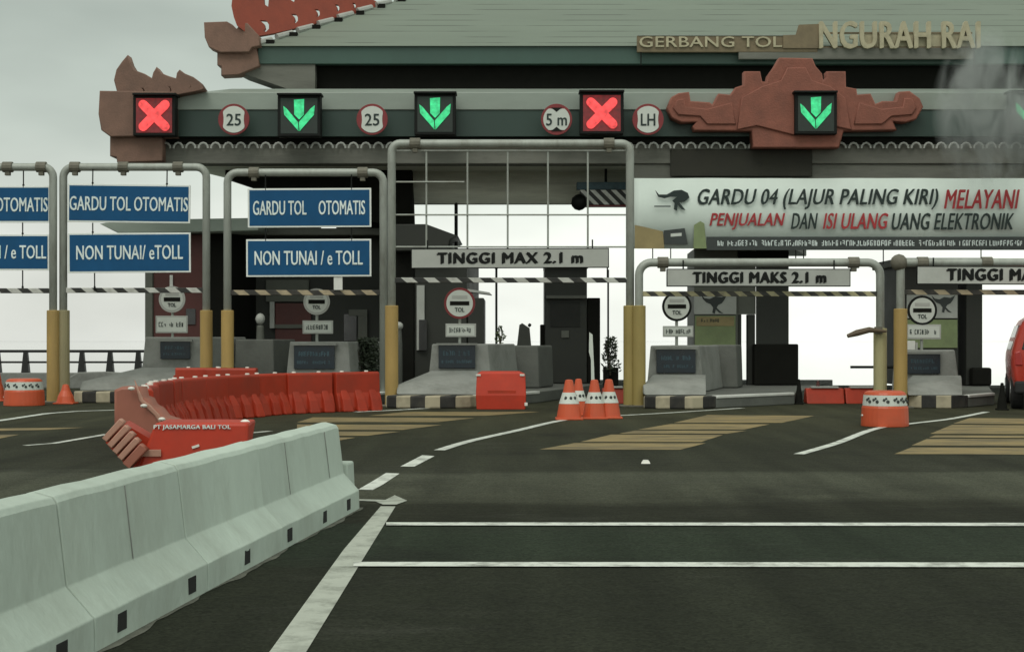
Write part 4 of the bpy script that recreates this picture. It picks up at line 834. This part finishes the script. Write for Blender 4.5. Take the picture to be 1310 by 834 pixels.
t = thing('traffic_bollard', 'small pale bollard beside the grid gantry left post', 'bollard', (PX(509, 34), 34, .235)); MB().lathe((PX(509, 34), 34, .235), [(.10, 0), (.10, .9), (.08, 1.2), (.08, PZ(420, 34) - .235)], 14).out('body', 'concrete_dark', t); MB().blob(px(509, 417, 34), .12, 2, (1, 1, .8)).out('head', 'sign_grey', t, smooth=True)
t = thing('boom_barrier', 'black horizontal boom arm across the open lane by the pale post', 'boom barrier', (PX(1150, 33), 33, 0)); MB().tube([px(1088, 469.5, 33), px(1150, 469.5, 33)], .028, 8).out('arm', 'black', t); MB().box(PX(1146, 33), PX(1158, 33), 32.9, 33.15, .235, PZ(463, 33)).out('cabinet', 'booth_dark', t, .02)
t = thing('boom_barrier', 'short brown stand-in for a windscreen smudge at the pale gantry post', 'boom barrier', (PX(1126, 29.3), 29.25, 2)); MB().tube([px(1084, 430, 29.1), px(1096, 426, 29.1), px(1112, 422, 29.1), px(1134, 424, 29.1)], [.035, .06, .055, .02], 8).out('arm', 'smudge_brown', t); MB().pbox(1120, 418, 1129, 427, 29.12, .1).out('smudge_mount', 'rust', t)  # added: a windscreen smudge given the shape of a short arm

# ------------------------------------------------------------------ jersey barriers
DIR = Vector((.1, 1, 0)).normalized()
def jersey(Y0, Y1, slots, label, tongue=False):
    Ln = (Y1 - Y0) * math.sqrt(1.01) - .007
    t = thing('concrete_barrier', label, 'concrete barrier', (0, 0, 0), 'pale concrete barrier row')
    prof = [(0, 0), (0, .14), (-.012, .152), (-.115, .265), (-.155, .60), (-.172, .625), (-.25, .645), (-.29, .635), (-.315, .60), (-.355, .265), (-.458, .152), (-.47, .14), (-.47, 0)]
    b = MB(); nseg = 6; rings = []
    for k in range(nseg + 1):
        yy = Ln * k / nseg; wob = .004 * math.sin(k * 2.1 + Y0)
        rings.append([b.bm.verts.new((x + (wob if .0 < z else 0), yy, z + (wob if z > .5 else 0))) for x, z in prof])
    n = len(prof)
    for a, c in zip(rings, rings[1:]):
        for k in range(n): b.bm.faces.new((a[k], a[(k + 1) % n], c[(k + 1) % n], c[k]))
    b.bm.faces.new(rings[0]); b.bm.faces.new(rings[-1][::-1])
    bo = b.out('body', 'barrier', t, .005)
    for s in slots:
        yy = (s - Y0) * math.sqrt(1.01); MB().box(-.03, .003, yy - .055, yy + .055, .035, .112).out('forklift_slot', 'slot', t)
    mid = Ln * .5                                   # casting seam on the upper face
    MB().hexa([(-.1135, mid - .004, .27), (-.1120, mid - .004, .27), (-.1120, mid + .004, .27), (-.1165, mid + .004, .27), (-.1560, mid - .004, .597), (-.1515, mid - .004, .597), (-.1515, mid + .004, .597), (-.1560, mid + .004, .597)]).out('seam', 'concrete', t)
    if tongue: MB().box(-.34, -.085, Ln + .03, Ln + .28, 0, .335, taper=.012).out('end_block', 'barrier', t, .015)
    t.location = (-2.29 + .1 * Y0, Y0, 0); t.rotation_euler.z = -math.atan(.1)
    return t
jersey(3.3, 4.75, [3.7, 4.4], 'concrete barrier unit nearest the camera at the left edge')
jersey(4.75, 6.25, [5.1, 5.9], 'concrete barrier unit in the bottom left corner of the photo')
jersey(6.25, 7.78, [6.55, 7.52], 'long concrete barrier unit with two dark square slots near the white lane line start')
jersey(7.78, 9.28, [8.5], 'concrete barrier unit with one dark slot, middle of the row')
jersey(9.28, 10.6, [9.46, 10.42], 'concrete barrier unit next to the last one, below the fallen red barrier')
jersey(10.6, 11.6, [11.2], 'short last concrete barrier unit at the far end of its row', True)

# ------------------------------------------------------------------ red water barriers
def water_barrier(name='plastic_barrier', L_=.985, H=.69, m='red_plastic'):
    t = thing(name, '', 'plastic barrier', (0, 0, 0))
    b = MB(); prof = [(-.17, 0), (-.17, .08), (-.12, .27), (-.095, .33), (-.085, H - .03), (-.06, H), (.06, H), (.085, H - .03), (.095, .33), (.12, .27), (.17, .08), (.17, 0)]
    rings = [[b.bm.verts.new((xx, y, z)) for y, z in prof] for xx in (-L_ / 2, -L_ / 2 + .02, L_ / 2 - .02, L_ / 2)]
    n = len(prof)
    for a, c in zip(rings, rings[1:]):
        for k in range(n): b.bm.faces.new((a[k], a[(k + 1) % n], c[(k + 1) % n], c[k]))
    b.bm.faces.new(rings[0]); b.bm.faces.new(rings[-1][::-1])
    b.out('body', m, t, .015)
    for sy in (-1, 1):                              # moulded feet buttresses on both sides
        for xx in (-.30, .02, .34):
            b = MB(); y0 = sy * .255; y1 = sy * .08
            b.hexa([(xx - .125, y0, .0), (xx + .105, y0, .0), (xx + .105, y1, .0), (xx - .125, y1, .0), (xx - .115, sy * .185, .215), (xx + .095, sy * .185, .215), (xx + .06, y1, .40), (xx - .08, y1, .40)])
            b.out('buttress', m, t, .025)
    for xx in (-.25, .3): MB().lathe((xx, 0, H - .004), [(.036, 0), (.036, .02), (.03, .026)], 14).out('filler_cap', 'cap', t)
    MB().box(-L_ / 2 - .035, -L_ / 2 + .0, -.05, .05, .12, .55).out('connector', m, t, .012)
    return t
proto = water_barrier()
proto['group'] = 'red plastic barrier row'
path = [Vector(p) for p in ((-2.45, 28.0, 0), (-3.1, 27.35, 0), (-3.95, 26.4, 0), (-4.55, 24.9, 0), (-4.85, 22.9, 0), (-4.75, 20.8, 0), (-4.35, 18.6, 0), (-4.12, 17.7, 0))]
cum = [0]
for a, c in zip(path, path[1:]): cum.append(cum[-1] + (c - a).length)
def along(s):
    for i in range(len(path) - 1):
        if s <= cum[i + 1] or i == len(path) - 2:
            u = (s - cum[i]) / (cum[i + 1] - cum[i]); return path[i].lerp(path[i + 1], u)
nb = int(cum[-1] / 1.0)
rlab = ['red plastic barrier at the right end of the long curved row', 'second red plastic barrier from the right end of the curved row', 'third red plastic barrier from the right end of the curved row', 'fourth red plastic barrier from the right end of the curved row', 'fifth red plastic barrier from the right end of the curved row', 'red plastic barrier at the middle bend of the curved row, near the left yellow sleeves', 'red plastic barrier just past the bend of the curved row, towards the camera', 'fifth red plastic barrier from the near left end of the row', 'fourth red plastic barrier from the near left end of the row', 'third red plastic barrier from the near left end of the row', 'second red plastic barrier from the near left end of the row', 'faded red plastic barrier end on to the camera, nearest of the curved row', 'spare red plastic barrier of the row']
for i in range(nb):
    p, q = along(i * 1.0 + .03), along(i * 1.0 + .98); c = (p + q) / 2; d = q - p
    jr = random.Random(40 + i); rz = math.atan2(d.y, d.x) + jr.uniform(-.09, .09); c = c + Vector((jr.uniform(-.05, .05), jr.uniform(-.06, .06), 0))
    lab = rlab[i] if i < nb - 1 else rlab[11]
    if i == 0: o = proto; o.location = c; o.rotation_euler.z = rz; o['label'] = lab
    else: o = copy_thing(proto, c, rz, lab)
    if i == nb - 1:
        MB().box(.48, .50, -.19, .19, .02, .66, taper=.0) if False else None
for i, (x, Y, rz, lab) in enumerate(((262, 30.2, .15, 'red plastic barrier behind the row, below the yellow sleeves, left one'), (300, 30.0, -.1, 'red plastic barrier behind the row, below the yellow sleeves, right one'))):
    copy_thing(proto, (PX(x, Y), Y - .3, .03), rz, lab)
# faded end cover on the nearest unit of the row
p = along(nb * 1.0 - .02); d = along(nb * 1.0 - .02) - along(nb * 1.0 - .6); 
t = thing('plastic_barrier', 'faded pinkish red barrier standing broadside at the near left end of row', 'plastic barrier', (PX(172, 16.9), 16.9, 0), 'red plastic barrier row')
flat('body', [(150, 501), (157, 498), (176, 499), (178, 510), (186, 513), (190, 521), (199, 526), (207, 536), (222, 541), (246, 560), (250, 582), (158, 582), (150, 540)], 16.9, .35, 'pink', t, bev=.03)
flat('seam', [(176, 499), (179, 506), (182, 512), (191, 519), (203, 531), (206, 540), (203, 539), (199, 531), (189, 522), (179, 512)], 16.86, .04, 'pink_white', t, bev=.01)
for x, y in ((168, 497), (184, 519), (207, 536)): MB().blob(px(x, y, 16.8), .03, 2, (1.3, 1, .7)).out('filler_cap', 'cap', t, smooth=True)
# fallen barrier with the writing
Y = 14.4
t = thing('plastic_barrier', 'fallen red plastic barrier with white PT JASAMARGA BALI TOL lettering', 'plastic barrier', (PX(250, Y), Y, 0), 'red plastic barrier row')
MB().hexa([(PX(172, Y), Y, 0), (PX(316, Y), Y, 0), (PX(312, Y + .6), Y + .6, 0), (PX(180, Y + .6), Y + .6, 0), (PX(196, Y), Y + .05, PZ(541, Y)), (PX(317, Y), Y + .05, PZ(541, Y)), (PX(318, Y), Y + .45, PZ(539, Y)), (PX(200, Y), Y + .45, PZ(539, Y))]).out('body', 'red_bright', t, .03)
text('lettering', 'PT JASAMARGA BALI TOL', 197, 543.5, 295, 550, Y + .038, 'letter_pale', t, bold=.02)
MB().blob(px(313.5, 541, Y + .2), .05, 2, (1, 1, .7)).out('filler_cap', 'cap', t, smooth=True)
MB().pbox(180, 575, 206, 584, Y - .006, .012).out('white_patch', 'pink_white', t, .004)
flat('sticker', [(245, 571), (254, 568), (255, 571), (246, 574)], Y + .012, .02, 'cap', t)
for k in range(5):
    x, y = 132 + k * 6.6, 560 + k * 8.0; w_ = 4.2 if k < 4 else 7
    flat('rib', [(x, y), (x + 21, y - 23), (x + 21 + w_, y - 23 + w_ * .8), (x + w_, y + w_ * .9)], Y - .02 - k * .015, .10, 'pink_white' if k < 4 else 'pink', t, bev=.008)
flat('rib_backing', [(135, 566), (156, 540), (190, 560), (205, 590), (185, 600), (164, 598)], Y + .15, .3, 'red_plastic', t)
# single bright barrier
t = thing('plastic_barrier', 'single bright red plastic barrier before the third island, upright', 'plastic barrier', (PX(641, 28.4), 28.4, 0))
Y = 28.4
MB().hull([Vector((PX(x, Y), y_, z)) for x, y_, z in ((610, Y - .2, 0), (672, Y - .2, 0), (609, Y - .2, .25), (673, Y - .2, .25), (610, Y + .22, 0), (672, Y + .22, 0), (610, Y - .1, .64), (672, Y - .1, .64), (612, Y + .1, .64), (670, Y + .1, .64), (616, Y - .06, .69), (664, Y - .06, .69), (616, Y + .06, .69), (664, Y + .06, .69))]).out('body', 'red_bright', t, .02)
for x in (612, 668): MB().pbox(x - 3, 478.5, x + 3, 481, Y - .13, .05).out('reflector', 'cap', t, .004)
MB().pbox(671, 515, 675, 519, Y - .22, .06).out('drain_plug', 'cap', t, .004)
MB().pbox(624, 499, 660, 512, Y - .19, .02).out('recess', 'red_plastic', t, .004)

# far red barriers across the open lane
t0 = None
for k, (xa, xb, lab) in enumerate(((1030, 1078, 'dirty red barrier across the far lane, right of the two dark cones'), (1080, 1128, 'dirty red barrier across the far lane, behind the pale gantry post'), (770, 803, 'dark red barrier just showing behind the thick yellow sleeve'))):
    Y = 30.9; t = thing('plastic_barrier', lab, 'plastic barrier', (PX((xa + xb) / 2, Y), Y, 0), 'far red barriers across the lanes')
    MB().hull([Vector((PX(x, Y), y_, z)) for x, y_, z in ((xa, Y - .2, 0), (xb, Y - .2, 0), (xa, Y + .2, 0), (xb, Y + .2, 0), (xa, Y - .08, .30), (xb, Y - .08, .30), (xa, Y + .08, .30), (xb, Y + .08, .30))]).out('body', 'red_plastic', t, .02)
    MB().box(PX(xa, Y) + .1, PX(xb, Y) - .1, Y - .12, Y + .05, .302, .34).out('top_ridge', 'sign_grey', t, .01)

# ------------------------------------------------------------------ cones and drums
def cone(x, y, hpx, wpx, label, m='orange', collar=True, grp='orange traffic cones', top=None):
    p = gr(x, y); k = F / p.y; h = hpx / k; r = wpx / 2 / k
    t = thing('traffic_cone', label, 'traffic cone', p, grp)
    rt = r * .24
    def rad(z):
        q = z / h; k_ = ((0, .94), (.39, .74), (.68, .46), (1, .27))
        for (a0, r0), (a1, r1) in zip(k_, k_[1:]):
            if q <= a1 + 1e-6: return r * (r0 + (r1 - r0) * (q - a0) / (a1 - a0))
        return r * .27
    zz = [.03, .39 * h, .40 * h, .68 * h, .69 * h, h - .01, h]
    MB().lathe(p, [(rad(z), z) for z in zz[:-1]] + [(rt * .6, h)], 22).out('body', m, t, smooth=False)
    MB().box(p.x - r, p.x + r, p.y - r, p.y + r, 0, .03).out('base', m, t, .008)
    if collar:
        MB().lathe(p, [(rad(.40 * h) + .004, .40 * h), (rad(.68 * h) + .004, .68 * h)], 22).out('collar', 'sign_white', t)
        b = MB(); z_ = .54 * h; rr = rad(z_) + .006
        for a in (-115, -80, -50): q = p + Vector((rr * math.cos(R(a)), rr * math.sin(R(a)), z_)); b.blob(q, .022, 1, (1.2, .5, 1.5))
        b.out('emblem', 'strip', t)
    return t
cone(728, 536.5, 51, 35, 'orange cone with white collar, leftmost of the group before the closed lane')
cone(740, 531.5, 47, 28, 'orange cone half hidden behind the leftmost of the group')
cone(760.5, 535.5, 50, 33, 'orange cone with white collar, middle of the group before the closed lane')
cone(779, 535, 50, 33, 'orange cone with white collar beside the thick yellow sleeve')
cone(-3, 513, 36, 22, 'red orange cone cut by the left edge of the photo', collar=False)
cone(84, 516.5, 25, 26, 'low red orange cone just right of the left yellow sleeves', collar=False)
cone(1022, 517, 32, 11, 'dark cone at the kerb end right of the fourth booth', 'void', False, 'dark silhouetted cones')
cone(1046.5, 516, 29, 12, 'dark maroon cone before the dirty red far barrier', 'maroon', False, 'dark silhouetted cones')
cone(1282, 524.5, 35, 14, 'dark cone standing left of the red van', 'void', False, 'dark silhouetted cones')
def drum(x, y, wpx, label):
    p = gr(x, y); rb_ = wpx / 2 * p.y / F; t = thing('traffic_drum', label, 'traffic drum', p, 'orange drums with sticker bands')
    MB().lathe(p, [(rb_, 0), (rb_ * 1.0, .05), (rb_ * .97, .27), (rb_ * .93, .30), (rb_ * .89, .46), (rb_ * .84, .49), (rb_ * .74, .51), (rb_ * .68, .515)], 30).out('body', 'orange', t, .01)
    MB().lathe(p, [(rb_ * .935, .302), (rb_ * .895, .455)], 30).out('band', 'sign_white', t)
    b = MB()
    for a in (-150, -128, -100, -72, -52, -30):
        c = Vector((math.cos(R(a)), math.sin(R(a)), 0)); q = p + c * rb_ * .912 + Vector((0, 0, .38)); tg = Vector((-c.y, c.x, 0))
        for dx, dz, s_ in ((-.03, .01, .022), (.025, -.015, .028), (0, .03, .018)): b.blob(q + tg * dx + Vector((0, 0, dz)), s_, 1)
    b.out('emblem', 'strip', t)
    MB().blob(p + Vector((-rb_ * .96, -.03, .16)), .03, 1, (1, 1, .6)).out('reflector', 'cap', t)
drum(1132, 545, 60, 'large orange drum with white sticker band at the right gantry post')
drum(31, 518.5, 51, 'orange drum with white sticker band beside the far left gantry posts')

# ------------------------------------------------------------------ red van at the right edge (rear view)
XC, Y0 = 9.77, 27.9
t = thing('minivan', 'red minivan cut by the right edge, seen from behind in the toll lane', 'van', (XC - .8, Y0, 0))
hw = [(.30, .70), (.42, .80), (.60, .845), (.85, .86), (1.05, .85), (1.25, .80), (1.45, .73), (1.62, .63), (1.73, .48), (1.77, .22)]
b = MB(); sts = [(0.0, .93, 1.70), (.08, .985, 1.75), (.35, 1, 1.77), (2.0, 1, 1.77), (2.6, 1, 1.70), (3.3, .99, 1.12), (4.0, .95, .98), (4.2, .86, .80)]; rings = []
for y, s, zt in sts:
    pr = [(min(z, zt - (1.77 - z) * .15) if z > zt - .1 else z, w * s) for z, w in hw]
    rings.append([b.bm.verts.new((XC + w, Y0 + y, z)) for z, w in pr] + [b.bm.verts.new((XC - w, Y0 + y, z)) for z, w in reversed(pr)])
n = len(rings[0])
for a, c in zip(rings, rings[1:]):
    for k in range(n): b.bm.faces.new((a[k], a[(k + 1) % n], c[(k + 1) % n], c[k]))
b.bm.faces.new(rings[0]); b.bm.faces.new(rings[-1][::-1]); b.out('body', 'car_red', t, .03, smooth=True)
MB().prism([(XC - .68, Y0 - .012, 1.08), (XC + .68, Y0 - .012, 1.08), (XC + .56, Y0 - .012, 1.58), (XC - .56, Y0 - .012, 1.58)], (0, .03, 0)).out('rear_window', 'glass', t, .01)
for sx in (-1, 1):
    MB().prism([(XC + sx * .66, Y0 - .02, .80), (XC + sx * .79, Y0 - .02, .80), (XC + sx * .79, Y0 - .02, 1.03), (XC + sx * .70, Y0 - .02, 1.06)], (0, .08, 0)).out('tail_light', 'lamp_red', t, .015)
    b = MB(); b.prism([(XC + sx * q, Y0 + a, z) for a, z, q in ((.45, 1.08, .853), (2.6, 1.08, .853), (2.45, 1.52, .712), (.6, 1.52, .712))], (sx * -.05, 0, -.02)); b.out('side_window', 'glass', t)
    for yy in (.75, 3.35):
        w_ = MB().tube([(XC + sx * .62, Y0 + yy, .31), (XC + sx * .84, Y0 + yy, .31)], .31, 24).out('wheel', 'rubber', t, .03); MB().tube([(XC + sx * .845, Y0 + yy, .31), (XC + sx * .855, Y0 + yy, .31)], .2, 18).out('rim', 'chrome', w_)
MB().box(XC - .80, XC + .80, Y0 - .10, Y0 + .12, .30, .52).out('bumper', 'rubber', t, .04)
MB().box(XC - .25, XC + .25, Y0 - .035, Y0, .62, .74).out('number_plate', 'strip', t, .004)
t.rotation_euler.z = -math.atan(SH)


# ------------------------------------------------------------------ added wisp at the right end of the canopy, standing for a windscreen reflection
sm = bpy.data.materials.new('reflection'); sm.use_nodes = True; q = sm.node_tree; q.nodes.clear()
o_ = q.nodes.new('ShaderNodeOutputMaterial'); pv = q.nodes.new('ShaderNodeVolumePrincipled'); q.links.new(pv.outputs[0], o_.inputs['Volume'])
pv.inputs['Color'].default_value = (.93, .97, .94, 1); pv.inputs['Anisotropy'].default_value = .1
q_ = q.nodes.new; l_ = q.links.new
geo = q_('ShaderNodeTexCoord'); nn = q_('ShaderNodeTexNoise'); nn.inputs['Scale'].default_value = 1.25; nn.inputs['Detail'].default_value = 4; nn.inputs['Distortion'].default_value = 1.2
mp2 = q_('ShaderNodeMapping'); mp2.inputs['Rotation'].default_value = (0, R(25), 0); mp2.inputs['Scale'].default_value = (1.5, 1, .65); l_(geo.outputs['Object'], mp2.inputs[0]); l_(mp2.outputs[0], nn.inputs['Vector'])
rr = q_('ShaderNodeMapRange'); rr.inputs['From Min'].default_value = .40; rr.inputs['From Max'].default_value = .68; rr.inputs['To Max'].default_value = 1; l_(nn.outputs['Fac'], rr.inputs[0])
RX, RY, RZ = 1.15, .8, 1.75
mp3 = q_('ShaderNodeMapping'); mp3.inputs['Location'].default_value = (0, 0, -1); mp3.inputs['Scale'].default_value = (1 / RX, 1 / RY, 1 / RZ); l_(geo.outputs['Object'], mp3.inputs[0])
gs = q_('ShaderNodeTexGradient'); gs.gradient_type = 'SPHERICAL'; l_(mp3.outputs[0], gs.inputs[0])
gm = q_('ShaderNodeMapRange'); gm.inputs['From Max'].default_value = .55; gm.inputs['To Max'].default_value = 3.6; l_(gs.outputs['Fac'], gm.inputs[0])
pr_ = q_('ShaderNodeMath'); pr_.operation = 'MULTIPLY'; l_(rr.outputs[0], pr_.inputs[0]); l_(gm.outputs[0], pr_.inputs[1]); l_(pr_.outputs[0], pv.inputs['Density'])
b = MB(); b.blob(px(1262, 140, 32.4), 1, 4, (RX, RY, RZ)); o = b.out('reflection', sm)
props(o, 'pale added wisp standing for a windscreen reflection before the right end of the canopy', 'reflection', kind='stuff')
